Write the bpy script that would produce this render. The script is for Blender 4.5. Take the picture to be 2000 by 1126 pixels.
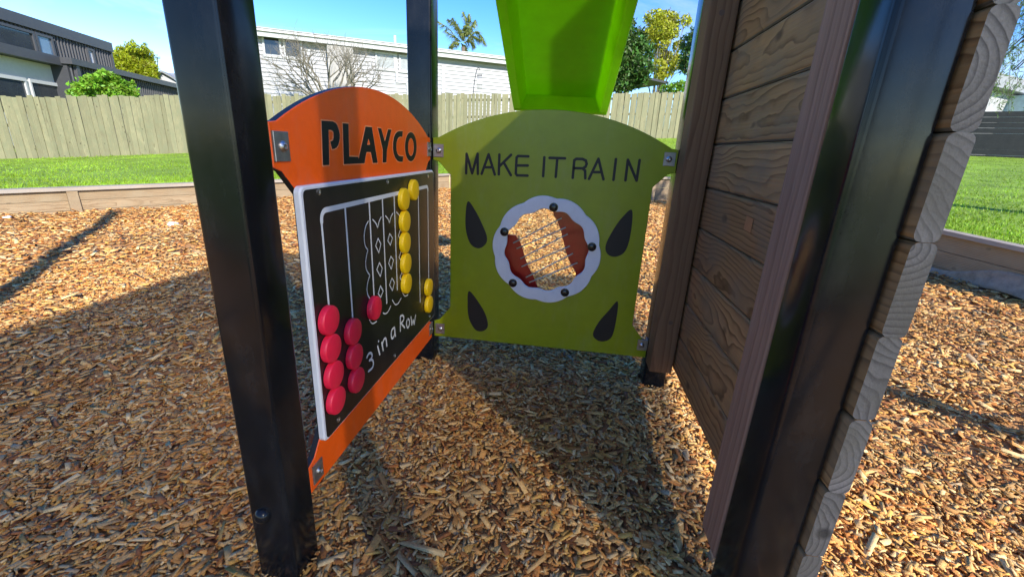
import bpy, bmesh, math, random
import numpy as np
from mathutils import Vector, Matrix
from mathutils.geometry import tessellate_polygon
random.seed(7); rng = np.random.default_rng(7)
for o in list(bpy.data.objects): bpy.data.objects.remove(o)
S = bpy.context.scene; COL = S.collection
# ------------------------------------------------------------------ camera
FPX = 837.128; YAW, PITCH, ROLL = -0.1207, 0.313, 0.0519
CAM = np.array([0.0263, -0.7869, 1.1157])
XL, XR, W, PS = -0.6171, 0.4709, 1.1969, 0.1          # inner faces of the left / right posts, depth of the bay, post size
_f0 = np.array([math.sin(YAW), math.cos(YAW), 0]); _r0 = np.array([math.cos(YAW), -math.sin(YAW), 0]); _u0 = np.array([0, 0, 1.])
FWD = math.cos(PITCH)*_f0 - math.sin(PITCH)*_u0
_up = math.sin(PITCH)*_f0 + math.cos(PITCH)*_u0
RGT = math.cos(ROLL)*_r0 + math.sin(ROLL)*_up
UPV = -math.sin(ROLL)*_r0 + math.cos(ROLL)*_up
cam = bpy.data.cameras.new('camera'); co = bpy.data.objects.new('camera', cam); COL.objects.link(co)
M = Matrix([[RGT[i], UPV[i], -FWD[i], CAM[i]] for i in range(3)] + [[0, 0, 0, 1]])
co.matrix_world = M
cam.sensor_width = 36; cam.sensor_fit = 'HORIZONTAL'; cam.lens = FPX/2000*36; cam.clip_start = 0.02; cam.clip_end = 2000
S.camera = co
# ------------------------------------------------------------------ sky, sun, exposure
SUN_EL, SUN_AZ = math.radians(31), math.atan2(0.652, -0.758)       # azimuth measured from +Y towards +X
wd = bpy.data.worlds.new('World'); S.world = wd; wd.use_nodes = True
nt = wd.node_tree; nd = nt.nodes; lk = nt.links
bg = nd['Background']; sky = nd.new('ShaderNodeTexSky'); sky.sky_type = 'NISHITA'; sky.sun_disc = False
sky.sun_elevation = SUN_EL; sky.sun_rotation = SUN_AZ; sky.altitude = 20; sky.air_density = 1.0; sky.dust_density = 0.05; sky.ozone_density = 2.5
tc = nd.new('ShaderNodeTexCoord'); mp = nd.new('ShaderNodeMapping'); mp.inputs['Scale'].default_value = (1.2, 2.2, 7.0); mp.inputs['Rotation'].default_value = (0.1, 0.25, 0.5)
cn = nd.new('ShaderNodeTexNoise'); cn.inputs['Scale'].default_value = 1.6; cn.inputs['Detail'].default_value = 7; cn.inputs['Roughness'].default_value = 0.62; cn.inputs['Distortion'].default_value = 0.6
cr = nd.new('ShaderNodeValToRGB'); cr.color_ramp.elements[0].position = 0.50; cr.color_ramp.elements[0].color = (0, 0, 0, 1); cr.color_ramp.elements[1].position = 0.85; cr.color_ramp.elements[1].color = (0.6, 0.6, 0.6, 1)
mx = nd.new('ShaderNodeMix'); mx.data_type = 'RGBA'
lk.new(tc.outputs['Generated'], mp.inputs['Vector']); lk.new(mp.outputs[0], cn.inputs['Vector']); lk.new(cn.outputs['Fac'], cr.inputs[0])
lk.new(cr.outputs[0], mx.inputs[0]); hs = nd.new('ShaderNodeHueSaturation'); hs.inputs['Saturation'].default_value = 1.42; hs.inputs['Hue'].default_value = 0.518; lk.new(sky.outputs[0], hs.inputs['Color']); lk.new(hs.outputs[0], mx.inputs[6]); mx.inputs[7].default_value = (3.6, 3.9, 4.3, 1)
lk.new(mx.outputs[2], bg.inputs[0]); bg.inputs[1].default_value = 0.096
sl = bpy.data.lights.new('sun', 'SUN'); sl.energy = 2.75; sl.angle = math.radians(0.53); sl.color = (1.0, 0.95, 0.86)
so = bpy.data.objects.new('sun', sl); COL.objects.link(so)
SUN = Vector((0.652*math.cos(SUN_EL), -0.758*math.cos(SUN_EL), math.sin(SUN_EL)))
so.rotation_euler = SUN.to_track_quat('Z', 'Y').to_euler(); so.location = (5, -6, 8)
S.render.engine = 'CYCLES'
S.view_settings.view_transform = 'Standard'; S.view_settings.look = 'None'; S.view_settings.exposure = 1.7; S.view_settings.gamma = 1
# ------------------------------------------------------------------ helpers
def ray(px, py): return RGT*(px-1000)/FPX - UPV*(py-563)/FPX + FWD
def onX(q, x): d = ray(*q); return CAM + d*((x-CAM[0])/d[0])
def onY(q, y): d = ray(*q); return CAM + d*((y-CAM[1])/d[1])
def onZ(q, z=0.): d = ray(*q); return CAM + d*((z-CAM[2])/d[2])
def far(q, dist): d = ray(*q); return CAM + d*(dist/math.hypot(d[0], d[1]))
def L(*c):
    f = lambda v: (v/255/12.92) if v/255 <= 0.04045 else ((v/255+0.055)/1.055)**2.4
    return tuple(f(v) for v in c)
MATS = {}
def pbr(name, col, rough=0.6, var=0.15, scale=8., bump=0., bscale=None, metal=0., spec=0.5, trans=0., island=0., coat=0.):
    if name in MATS: return MATS[name]
    m = bpy.data.materials.new(name); m.use_nodes = True; MATS[name] = m
    n = m.node_tree.nodes; l = m.node_tree.links; b = n['Principled BSDF']
    b.inputs['Roughness'].default_value = rough; b.inputs['Metallic'].default_value = metal; b.inputs['Specular IOR Level'].default_value = spec
    b.inputs['Coat Weight'].default_value = coat; b.inputs['Coat Roughness'].default_value = 0.08
    t = n.new('ShaderNodeTexCoord'); no = n.new('ShaderNodeTexNoise'); no.inputs['Scale'].default_value = scale; no.inputs['Detail'].default_value = 6; no.inputs['Roughness'].default_value = 0.65
    l.new(t.outputs['Object'], no.inputs['Vector'])
    mix = n.new('ShaderNodeMix'); mix.data_type = 'RGBA'
    mix.inputs[6].default_value = (*[c*(1-var) for c in col], 1); mix.inputs[7].default_value = (*[min(1, c*(1+var)) for c in col], 1)
    rp = n.new('ShaderNodeMapRange'); rp.inputs[1].default_value = 0.3; rp.inputs[2].default_value = 0.7
    l.new(no.outputs['Fac'], rp.inputs[0]); l.new(rp.outputs[0], mix.inputs[0]); out = mix.outputs[2]
    if island:
        g = n.new('ShaderNodeNewGeometry'); hv = n.new('ShaderNodeHueSaturation'); mr = n.new('ShaderNodeMapRange'); mr.inputs[3].default_value = 1-island; mr.inputs[4].default_value = 1+island
        mh = n.new('ShaderNodeMapRange'); mh.inputs[3].default_value = 0.5-island*0.05; mh.inputs[4].default_value = 0.5+island*0.05
        l.new(g.outputs['Random Per Island'], mr.inputs[0]); l.new(mr.outputs[0], hv.inputs['Value']); l.new(g.outputs['Random Per Island'], mh.inputs[0]); l.new(mh.outputs[0], hv.inputs['Hue'])
        l.new(out, hv.inputs['Color']); out = hv.outputs[0]
    l.new(out, b.inputs['Base Color'])
    if bump:
        bn = n.new('ShaderNodeTexNoise'); bn.inputs['Scale'].default_value = bscale or scale*4; bn.inputs['Detail'].default_value = 4; l.new(t.outputs['Object'], bn.inputs['Vector'])
        bp = n.new('ShaderNodeBump'); bp.inputs['Strength'].default_value = bump; bp.inputs['Distance'].default_value = 0.01; l.new(bn.outputs['Fac'], bp.inputs['Height']); l.new(bp.outputs[0], b.inputs['Normal'])
    if trans:
        tr = n.new('ShaderNodeBsdfTranslucent'); l.new(out, tr.inputs['Color']); ms = n.new('ShaderNodeMixShader'); ms.inputs[0].default_value = trans
        l.new(b.outputs[0], ms.inputs[1]); l.new(tr.outputs[0], ms.inputs[2]); l.new(ms.outputs[0], n['Material Output'].inputs[0])
    return m
def wood(name, light, dark, axis, ring=0.012, rough=0.75, wear=None, wob=0.02):
    """rings round a pith axis that runs along the timber: gives end grain, cathedral figure and knots in one go"""
    if name in MATS: return MATS[name]
    m = bpy.data.materials.new(name); m.use_nodes = True; MATS[name] = m
    n = m.node_tree.nodes; l = m.node_tree.links; b = n['Principled BSDF']; b.inputs['Roughness'].default_value = rough; b.inputs['Specular IOR Level'].default_value = 0.25
    t = n.new('ShaderNodeTexCoord'); oi = n.new('ShaderNodeObjectInfo')
    def math_(op, a, bb=None):
        x = n.new('ShaderNodeMath'); x.operation = op
        for i, v in enumerate((a, bb)):
            if v is None: continue
            if isinstance(v, (int, float)): x.inputs[i].default_value = v
            else: l.new(v, x.inputs[i])
        return x.outputs[0]
    rnd = oi.outputs['Random']
    off = n.new('ShaderNodeCombineXYZ')
    for i in range(3): l.new(math_('MULTIPLY', rnd, (37.1, 53.7, 91.3)[i]), off.inputs[i])
    va = n.new('ShaderNodeVectorMath'); va.operation = 'ADD'; l.new(t.outputs['Object'], va.inputs[0]); l.new(off.outputs[0], va.inputs[1])
    def noise(sc, det, amt, stretch=0.35):
        mpn = n.new('ShaderNodeMapping'); s = [sc]*3; s['XYZ'.index(axis)] = sc*stretch; mpn.inputs['Scale'].default_value = s
        l.new(va.outputs[0], mpn.inputs[0]); x = n.new('ShaderNodeTexNoise'); x.inputs['Scale'].default_value = 1; x.inputs['Detail'].default_value = det; l.new(mpn.outputs[0], x.inputs['Vector'])
        return x.outputs['Fac']
    sep = n.new('ShaderNodeSeparateXYZ'); l.new(t.outputs['Object'], sep.inputs[0])
    a, c = [k for k in 'XYZ' if k != axis]
    n1 = math_('MULTIPLY', math_('SUBTRACT', noise(4.5, 2, 1), 0.5), wob*4); n2 = math_('MULTIPLY', math_('SUBTRACT', noise(14, 2, 1, 0.6), 0.5), wob)
    r1 = math_('ADD', math_('FRACT', math_('MULTIPLY', rnd, 7.3)), 0.15); r2 = math_('MULTIPLY', math_('SUBTRACT', math_('FRACT', math_('MULTIPLY', rnd, 17.9)), 0.5), 1.6)
    pa = math_('ADD', math_('ADD', sep.outputs[a], math_('MULTIPLY', r1, 0.12)), math_('ADD', n1, n2)); pc = math_('ADD', math_('ADD', sep.outputs[c], math_('MULTIPLY', r2, 0.12)), n1)
    rr = math_('SQRT', math_('ADD', math_('MULTIPLY', pa, pa), math_('MULTIPLY', pc, pc)))
    fr = math_('FRACT', math_('DIVIDE', math_('ADD', rr, math_('MULTIPLY', math_('SUBTRACT', noise(9, 3, 1, 0.5), 0.5), wob*0.5)), ring))
    ramp = n.new('ShaderNodeValToRGB'); e = ramp.color_ramp.elements; e[0].position = 0; e[0].color = (*light, 1); e[1].position = 1.0; e[1].color = (*light, 1)
    x = ramp.color_ramp.elements.new(0.55); x.color = (*[u*0.72+v*0.28 for u, v in zip(light, dark)], 1); x = ramp.color_ramp.elements.new(0.9); x.color = (*dark, 1)
    l.new(fr, ramp.inputs[0]); rm = n.new('ShaderNodeMix'); rm.data_type = 'RGBA'; l.new(math_('MULTIPLY', noise(6, 3, 1, 0.4), 1.5), rm.inputs[0]); rm.inputs[6].default_value = (*[u*0.7+v*0.3 for u, v in zip(light, dark)], 1); l.new(ramp.outputs[0], rm.inputs[7]); colr = rm.outputs[2]
    fib = noise(160, 2, 1, 0.03); blot = noise(5, 4, 1, 0.5)
    hv = n.new('ShaderNodeHueSaturation'); l.new(colr, hv.inputs['Color'])
    l.new(math_('ADD', math_('ADD', 0.42, math_('MULTIPLY', fib, 0.40)), math_('ADD', math_('MULTIPLY', blot, 0.5), math_('MULTIPLY', math_('FRACT', math_('MULTIPLY', rnd, 29.7)), 0.30))), hv.inputs['Value']); colr = hv.outputs[0]
    # knots
    vo = n.new('ShaderNodeTexVoronoi'); vo.inputs['Scale'].default_value = 1.0; mpn = n.new('ShaderNodeMapping'); s = [5.5]*3; s['XYZ'.index(axis)] = 3.2; mpn.inputs['Scale'].default_value = s
    l.new(va.outputs[0], mpn.inputs[0]); l.new(mpn.outputs[0], vo.inputs['Vector'])
    kr = n.new('ShaderNodeMapRange'); kr.inputs[1].default_value = 0.06; kr.inputs[2].default_value = 0.11; kr.inputs[3].default_value = 0.85; kr.inputs[4].default_value = 0.0; l.new(vo.outputs['Distance'], kr.inputs[0])
    km = n.new('ShaderNodeMix'); km.data_type = 'RGBA'; l.new(kr.outputs[0], km.inputs[0]); l.new(colr, km.inputs[6]); km.inputs[7].default_value = (*[v*0.45 for v in dark], 1); colr = km.outputs[2]
    if wear:
        wm = n.new('ShaderNodeMix'); wm.data_type = 'RGBA'; wr = n.new('ShaderNodeMapRange'); wr.inputs[1].default_value = 0.42; wr.inputs[2].default_value = 0.68; wr.inputs[4].default_value = 0.75
        l.new(noise(7, 5, 1, 0.7), wr.inputs[0]); l.new(wr.outputs[0], wm.inputs[0]); l.new(colr, wm.inputs[6]); wm.inputs[7].default_value = (*wear, 1); colr = wm.outputs[2]
    l.new(colr, b.inputs['Base Color'])
    bp = n.new('ShaderNodeBump'); bp.inputs['Strength'].default_value = 0.35; bp.inputs['Distance'].default_value = 0.004
    l.new(math_('ADD', math_('MULTIPLY', fr, -0.6), fib), bp.inputs['Height']); l.new(bp.outputs[0], b.inputs['Normal'])
    return m
def mesh(name, verts, faces, mats, parent=None, fm=None, smooth=False, loc=None, recalc=True):
    me = bpy.data.meshes.new(name); me.from_pydata([tuple(map(float, v)) for v in verts], [], faces)
    for mm in (mats if isinstance(mats, (list, tuple)) else [mats]): me.materials.append(mm)
    if fm is not None: me.polygons.foreach_set('material_index', fm)
    if recalc:
        bm = bmesh.new(); bm.from_mesh(me); bmesh.ops.recalc_face_normals(bm, faces=bm.faces); bm.to_mesh(me); bm.free()
    if smooth: me.shade_smooth()
    me.update(); o = bpy.data.objects.new(name, me); COL.objects.link(o)
    if loc is not None: o.location = loc
    if parent: o.parent = parent
    return o
def empty(name, loc=(0, 0, 0)):
    o = bpy.data.objects.new(name, None); COL.objects.link(o); o.location = loc; o.empty_display_size = 0.1; return o
def tag(o, label, cat, group=None, kind=None):
    o['label'] = label; o['category'] = cat
    if group: o['group'] = group
    if kind: o['kind'] = kind
    return o
def struct(o, kind='structure', label=None, cat=None):
    o['kind'] = kind
    if label: o['label'] = label
    if cat: o['category'] = cat
    return o
def boxv(x0, x1, y0, y1, z0, z1):
    v = [(x, y, z) for x in (x0, x1) for y in (y0, y1) for z in (z0, z1)]
    return v, [(0, 1, 3, 2), (4, 6, 7, 5), (0, 4, 5, 1), (2, 3, 7, 6), (0, 2, 6, 4), (1, 5, 7, 3)]
def box(name, x0, x1, y0, y1, z0, z1, mat, parent=None, bevel=0., loc=None, mats=None):
    v, f = boxv(x0, x1, y0, y1, z0, z1); o = mesh(name, v, f, mats or mat, parent, loc=loc)
    if bevel:
        bm = bmesh.new(); bm.from_mesh(o.data); bmesh.ops.bevel(bm, geom=list(bm.edges), offset=bevel, segments=2, affect='EDGES', profile=0.5); bm.to_mesh(o.data); bm.free()
    return o
def inset(loop, d):
    P = np.array(loop, float); n = len(P); a = 0.5*sum(P[i][0]*P[(i+1) % n][1]-P[(i+1) % n][0]*P[i][1] for i in range(n)); s = 1 if a > 0 else -1
    out = []
    for i in range(n):
        e1 = P[i]-P[i-1]; e2 = P[(i+1) % n]-P[i]; e1 /= np.linalg.norm(e1)+1e-12; e2 /= np.linalg.norm(e2)+1e-12
        n1 = np.array([-e1[1], e1[0]])*s; n2 = np.array([-e2[1], e2[0]])*s; b = n1+n2; q = max(0.35, 1+n1@n2); out.append(P[i]+b*d/q)
    return out
def prism(name, loops, to3, t, mats, parent=None, bev=0.0):
    """loops[0] outer outline, the others holes; to3(a,b,depth); mats = [face, edge]"""
    V, F, fm = [], [], []
    fl = [inset(lp, bev if k == 0 else -bev) if bev else lp for k, lp in enumerate(loops)]
    def tess(ls, base, mi):
        for tr in tessellate_polygon([[Vector((a, b, 0)) for a, b in lp] for lp in ls]): F.append(tuple(base+i for i in tr)); fm.append(mi)
    base = 0
    for lp in fl:
        for a, b in lp: V.append(to3(a, b, 0))
    tess(fl, 0, 0)
    nb = len(V); k0 = 0; starts = []
    for lp in loops:
        s = len(V); starts.append(s)
        for a, b in lp: V.append(to3(a, b, bev))
    for lp in loops:
        for a, b in lp: V.append(to3(a, b, t))
    tess(loops, 2*nb, 0)
    c = 0
    for lp in loops:
        n = len(lp)
        for i in range(n):
            j = (i+1) % n
            if bev: F.append((c+i, c+j, nb+c+j, nb+c+i)); fm.append(0)
            F.append((nb+c+i, nb+c+j, 2*nb+c+j, 2*nb+c+i)); fm.append(1)
        c += n
    if not bev:   # front loop and wall loop coincide: weld
        pass
    o = mesh(name, V, F, mats, parent, fm)
    bm = bmesh.new(); bm.from_mesh(o.data); bmesh.ops.remove_doubles(bm, verts=bm.verts, dist=1e-6); bmesh.ops.recalc_face_normals(bm, faces=bm.faces); bm.to_mesh(o.data); bm.free()
    return o
def smoothline(p, k=5, closed=False):
    P = [np.array(q, float) for q in p]; n = len(P); out = []
    for i in range(n if closed else n-1):
        a, b, c, d = (P[(i-1) % n], P[i], P[(i+1) % n], P[(i+2) % n]) if closed else (P[max(i-1, 0)], P[i], P[i+1], P[min(i+2, n-1)])
        for s in range(k):
            u = s/k; out.append(0.5*((2*b)+(-a+c)*u+(2*a-5*b+4*c-d)*u*u+(-a+3*b-3*c+d)*u**3))
    if not closed: out.append(P[-1])
    return out
def ribbons(name, lines, width, to3, mat, parent, lift=0.0006):
    V, F = [], []; sp = []
    for ln in lines:
        cur = [ln[0]]
        for i in range(1, len(ln)):
            cur.append(ln[i])
            if i < len(ln)-1:
                e1 = np.subtract(ln[i], ln[i-1]); e2 = np.subtract(ln[i+1], ln[i])
                if e1 @ e2 < 0.25*np.linalg.norm(e1)*np.linalg.norm(e2): sp.append(cur); cur = [ln[i]]
        sp.append(cur)
    for k, ln in enumerate(sp):
        w = width
        P = [np.array(q, float) for q in ln]; d = -(lift+k*0.00004)
        if len(P) == 1: P = [P[0], P[0]+np.array([1e-5, 0])]
        Lp, Rp = [], []
        for i in range(len(P)):
            e1 = P[i]-P[i-1] if i else P[1]-P[0]; e2 = P[i+1]-P[i] if i < len(P)-1 else e1
            e1 = e1/(np.linalg.norm(e1)+1e-12); e2 = e2/(np.linalg.norm(e2)+1e-12); n1 = np.array([-e1[1], e1[0]]); n2 = np.array([-e2[1], e2[0]])
            b = (n1+n2)/max(0.45, 1+n1@n2); Lp.append(P[i]+b*w/2); Rp.append(P[i]-b*w/2)
        def cap(c, a0): return [c+np.array([math.cos(a0+t*math.pi/6), math.sin(a0+t*math.pi/6)])*w/2 for t in range(1, 6)]
        e = P[-1]-P[-2]; ae = math.atan2(e[1], e[0]); s = P[1]-P[0]; as_ = math.atan2(s[1], s[0])
        b0 = len(V)
        for a, b in zip(Lp, Rp): V += [to3(*a, d), to3(*b, d)]
        for i in range(len(P)-1): F.append((b0+2*i, b0+2*i+1, b0+2*i+3, b0+2*i+2))
        i0 = len(V); V += [to3(*q, d) for q in cap(P[-1], ae-math.pi/2)]; F.append((b0+2*len(P)-1, *range(i0, i0+5), b0+2*len(P)-2))
        i0 = len(V); V += [to3(*q, d) for q in cap(P[0], as_+math.pi/2)]; F.append((b0, *range(i0, i0+5), b0+1))
    return mesh(name, V, F, mat, parent, recalc=False)
def frame(ax):
    ax = Vector(ax).normalized(); h = Vector((0, 0, 1)) if abs(ax.z) < 0.9 else Vector((1, 0, 0)); u = ax.cross(h).normalized(); return ax, u, ax.cross(u)
def lathe(name, c, ax, prof, mat, parent=None, seg=20, smooth=True):
    ax, u, v = frame(ax); c = Vector(c); V, F = [], []
    for h, r in prof:
        for k in range(seg): a = 2*math.pi*k/seg; V.append(c+ax*h+(u*math.cos(a)+v*math.sin(a))*r)
    for i in range(len(prof)-1):
        for k in range(seg): F.append((i*seg+k, i*seg+(k+1) % seg, (i+1)*seg+(k+1) % seg, (i+1)*seg+k))
    F.append(tuple(range(seg))); F.append(tuple((len(prof)-1)*seg+k for k in range(seg)))
    o = mesh(name, V, F, mat, parent)
    if smooth:
        o.data.shade_smooth(); o.data.set_sharp_from_angle(angle=math.radians(40))
    return o
def tube(V, F, pts, rad, seg=5):
    P = [Vector(p) for p in pts]; b0 = len(V)
    for i, p in enumerate(P):
        d = (P[min(i+1, len(P)-1)]-P[max(i-1, 0)]); _, u, v = frame(d if d.length > 1e-9 else (0, 0, 1)); r = rad[i] if hasattr(rad, '__len__') else rad
        for k in range(seg): a = 2*math.pi*k/seg; V.append(p+(u*math.cos(a)+v*math.sin(a))*r)
    for i in range(len(P)-1):
        for k in range(seg): F.append((b0+i*seg+k, b0+i*seg+(k+1) % seg, b0+(i+1)*seg+(k+1) % seg, b0+(i+1)*seg+k))
    F.append(tuple(b0+k for k in range(seg))[::-1]); F.append(tuple(b0+(len(P)-1)*seg+k for k in range(seg)))
def tubeobj(name, pts, rad, mat, parent=None, seg=8):
    V, F = [], []; tube(V, F, pts, rad, seg); return mesh(name, V, F, mat, parent, smooth=True)
# ------------------------------------------------------------------ materials
black = pbr('black_powder_coat', (0.0075, 0.0083, 0.0100), 0.16, 0.5, 6, 0.006, 60, spec=0.32)
def dusty(m):   # dust film: rougher, greyer patches
    n = m.node_tree.nodes; l = m.node_tree.links; b = n['Principled BSDF']; t = n['Texture Coordinate']
    x = n.new('ShaderNodeTexNoise'); x.inputs['Scale'].default_value = 9; x.inputs['Detail'].default_value = 8; x.inputs['Roughness'].default_value = 0.7; l.new(t.outputs['Object'], x.inputs['Vector'])
    r = n.new('ShaderNodeMapRange'); r.inputs[1].default_value = 0.35; r.inputs[2].default_value = 0.7; r.inputs[3].default_value = 0.12; r.inputs[4].default_value = 0.24; l.new(x.outputs['Fac'], r.inputs[0]); l.new(r.outputs[0], b.inputs['Roughness'])
dusty(black)
def scuff(m, amt, sc=4.0, tint=(0.35, 0.33, 0.30)):
    n = m.node_tree.nodes; l = m.node_tree.links; b = n['Principled BSDF']; t = n['Texture Coordinate']; src = b.inputs['Base Color'].links[0].from_socket
    mk = n.new('ShaderNodeMapping'); mk.inputs['Scale'].default_value = (sc*3, sc*3, sc); mk.inputs['Rotation'].default_value = (0.5, 0.4, 0.3); x = n.new('ShaderNodeTexNoise'); x.inputs['Scale'].default_value = 1; x.inputs['Detail'].default_value = 12; x.inputs['Roughness'].default_value = 0.75
    l.new(t.outputs['Object'], mk.inputs[0]); l.new(mk.outputs[0], x.inputs['Vector']); r = n.new('ShaderNodeMapRange'); r.inputs[1].default_value = 0.5; r.inputs[2].default_value = 0.8; r.inputs[4].default_value = amt; l.new(x.outputs['Fac'], r.inputs[0])
    mi = n.new('ShaderNodeMix'); mi.data_type = 'RGBA'; l.new(r.outputs[0], mi.inputs[0]); l.new(src, mi.inputs[6]); mi.inputs[7].default_value = (*tint, 1); l.new(mi.outputs[2], b.inputs['Base Color'])
scuff(black, 0.045)
orange = pbr('orange_plastic', L(254, 94, 4), 0.42, 0.06, 30, 0.12, 500)
core = pbr('dark_core_plastic', (0.018, 0.02, 0.024), 0.5, 0.2, 30)
white = pbr('white_plastic', (0.72, 0.73, 0.76), 0.45, 0.04, 20, 0.05, 300)
greenp = pbr('green_plastic', L(138, 150, 6), 0.38, 0.07, 12, 0.1, 500)
lime = pbr('lime_slide_plastic', L(164, 218, 8), 0.35, 0.06, 9, 0.12, 220, trans=0.6)
blackp = pbr('black_plastic', (0.011, 0.010, 0.010), 0.34, 0.25, 20, 0.08, 400)
inkw = pbr('white_groove', (0.72, 0.74, 0.76), 0.5, 0.05)
inkb = pbr('black_groove', (0.008, 0.007, 0.007), 0.55, 0.2)
redp = pbr('red_counter_plastic', L(232, 30, 66), 0.42, 0.06, 40)
yelp = pbr('yellow_counter_plastic', L(245, 200, 10), 0.42, 0.05, 40)
redd = pbr('red_drum_plastic', L(186, 18, 16), 0.3, 0.1, 30)
steel = pbr('stainless_steel', (0.5, 0.49, 0.48), 0.32, 0.15, 60, 0.05, 300, metal=1.0)
steelb = pbr('stainless_bracket', (0.40, 0.38, 0.36), 0.45, 0.2, 40, 0.06, 300, metal=0.9)
woodin = wood('brown_pine', L(178, 136, 90), L(104, 72, 44), 'Y', 0.017, wear=L(140, 118, 92), wob=0.028)
woodgrey = wood('weathered_pine', L(122, 118, 114), L(66, 63, 61), 'Y', 0.013, wear=L(94, 90, 80), wob=0.022)
woodstud = wood('stud_pine', L(122, 94, 68), L(98, 72, 50), 'Z', 0.014, wob=0.012)
woodpink = wood('pink_stud_pine', L(160, 126, 104), L(134, 100, 80), 'Z', 0.022, wob=0.016)
sleeper = wood('retaining_pine', L(150, 130, 102), L(110, 88, 62), 'X', 0.016, wear=L(146, 130, 104), wob=0.02)
capw = wood('cap_pine', L(160, 148, 132), L(126, 112, 98), 'X', 0.012, wear=L(150, 142, 132), wob=0.01)
scuff(orange, 0.16); scuff(greenp, 0.18, 3.0); scuff(white, 0.25, 5.0); scuff(blackp, 0.06); scuff(redp, 0.1, 8); scuff(yelp, 0.1, 8)
# ------------------------------------------------------------------ ground: chip bed, terrain
CLp, CRp = np.array([-3.2, 10.7]), np.array([3.35, 11.3]); LA = np.array([-10.8, -3.4]); RA = np.array([5.3, -3.2])
POLY = [(LA, 0.24), (CLp, 0.42), (CRp, 0.66), (RA, 0.30)]
FD = np.array([17.2, 6.8])/np.hypot(17.2, 6.8); F0 = np.array([-24.0, 8.652]); FEND = np.array([11.3, 22.6])
def fence_y(x): return 13.0+0.3953*(x+13.0)
def fence_z(x): return min(2.0, max(-0.25, (x+18.4)*0.0867)) - 0.02
RF0 = np.array([11.3, 22.6]); RF1 = np.array([24.0, 14.6])
def chip_h(x, y): return -0.045*np.exp(-((x+0.55)**2+(y+0.05)**2)/0.35)+0.018*np.sin(1.9*x+0.6*y+1)+0.014*np.sin(1.3*y-2.3*x)+0.010*np.sin(4.1*x+3.3*y)
C0 = np.array([-1.0, 4.0])
def seg_hit(c, d, a, b):
    e = b-a; den = d[0]*e[1]-d[1]*e[0]
    if abs(den) < 1e-9: return None
    w = a-c; t = (w[0]*e[1]-w[1]*e[0])/den; s = (w[0]*d[1]-w[1]*d[0])/den
    return (t, s) if t > 0 and -1e-6 <= s <= 1+1e-6 else None
def polar(th):
    d = np.array([math.cos(th), math.sin(th)]); rin, zin = 8, 0.25
    for i in range(4):
        (a, za), (b, zb) = POLY[i], POLY[(i+1) % 4]; h = seg_hit(C0, d, a, b)
        if h: rin, zin = h[0], za+(zb-za)*h[1]; break
    rf, zf = 24., 0.5
    for a, b, z in ((F0+np.array([-20, -7.9]), FEND, None), (RF0, RF1+(RF1-RF0)*1.5, 1.76)):
        h = seg_hit(C0, d, a, b)
        if h: q = C0+d*h[0]; rf = h[0]; zf = fence_z(q[0]) if z is None else z; break
    else:
        zf = 0.3
    return d, rin, zin, max(rf, rin+6), zf
def lawn_z(x, y):
    v = np.array([x, y])-C0; th = math.atan2(v[1], v[0]); d, rin, zin, rf, zf = polar(th); r = np.hypot(*v)
    t = (r-rin)/(rf-rin); t = max(0, min(1, t)); return (zin-0.035)+(zf-zin+0.035)*t
lawnm = pbr('lawn_grass', L(118, 146, 32), 0.8, 0.4, 1.2, 0.8, 60)
V, F = [], []; NT = 360; rs = [0, 0.03, 0.08, 0.16, 0.27, 0.4, 0.55, 0.75, 1.0, 1.3, 1.8, 3, 6, 16]
for k in range(NT):
    d, rin, zin, rf, zf = polar(2*math.pi*k/NT+1e-4)
    for t in rs:
        r = rin+0.06+(rf-rin)*t; q = C0+d*r; tt = min(1, t); V.append((q[0], q[1], (zin-0.035)+(zf-zin+0.035)*tt+0.02*math.sin(q[0]*0.9)*math.sin(q[1]*0.7)*min(1, t*4)))
n = len(rs)
for k in range(NT):
    for i in range(n-1): F.append((k*n+i, k*n+i+1, ((k+1) % NT)*n+i+1, ((k+1) % NT)*n+i))
struct(mesh('lawn', V, F, lawnm, smooth=True))
# chip bed sheet
bark = pbr('wood_chip_base', L(184, 132, 76), 0.9, 0.55, 55, 1.0, 120)
gx = np.linspace(-11.2, 5.6, 130); gy = np.linspace(-3.4, 11.7, 118); V, F = [], []
for y in gy:
    t = (y+3.4)/15.1; xl = (LA+(CLp-LA)*min(1, (y-LA[1])/(CLp[1]-LA[1])))[0]-0.06; xr = (RA+(CRp-RA)*min(1, (y-RA[1])/(CRp[1]-RA[1])))[0]+0.06
    for s in np.linspace(0, 1, 130): x = xl+(xr-xl)*s; V.append((x, y, float(chip_h(x, y))-0.006))
for j in range(117):
    for i in range(129): F.append((j*130+i, j*130+i+1, (j+1)*130+i+1, (j+1)*130+i))
struct(mesh('wood_chip_bed', V, F, bark, smooth=True))
# loose chips
def inside(P):
    ok = np.ones(len(P), bool)
    for i in range(4):
        a, b = POLY[i][0], POLY[(i+1) % 4][0]; e = b-a; ok &= ((P[:, 0]-a[0])*e[1]-(P[:, 1]-a[1])*e[0]) > 0.03
    return ok
zones = [(0.0, 2.6, 9000, 1.0), (2.6, 5.2, 2300, 1.25), (5.2, 13.0, 620, 1.9)]
Ps, Sc = [], []
for r0, r1, dens, sc in zones:
    th0, th1 = math.radians(8), math.radians(182); area = (th1-th0)/2*(r1*r1-r0*r0); k = int(area*dens)
    r = np.sqrt(rng.uniform(r0*r0, r1*r1, k)); th = rng.uniform(th0, th1, k); P = np.stack([CAM[0]+r*np.cos(th), CAM[1]-0.25+r*np.sin(th)], 1); P = P[inside(P)]
    Ps.append(P); Sc.append(np.full(len(P), sc))
P = np.concatenate(Ps); sc = np.concatenate(Sc); N = len(P)
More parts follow.
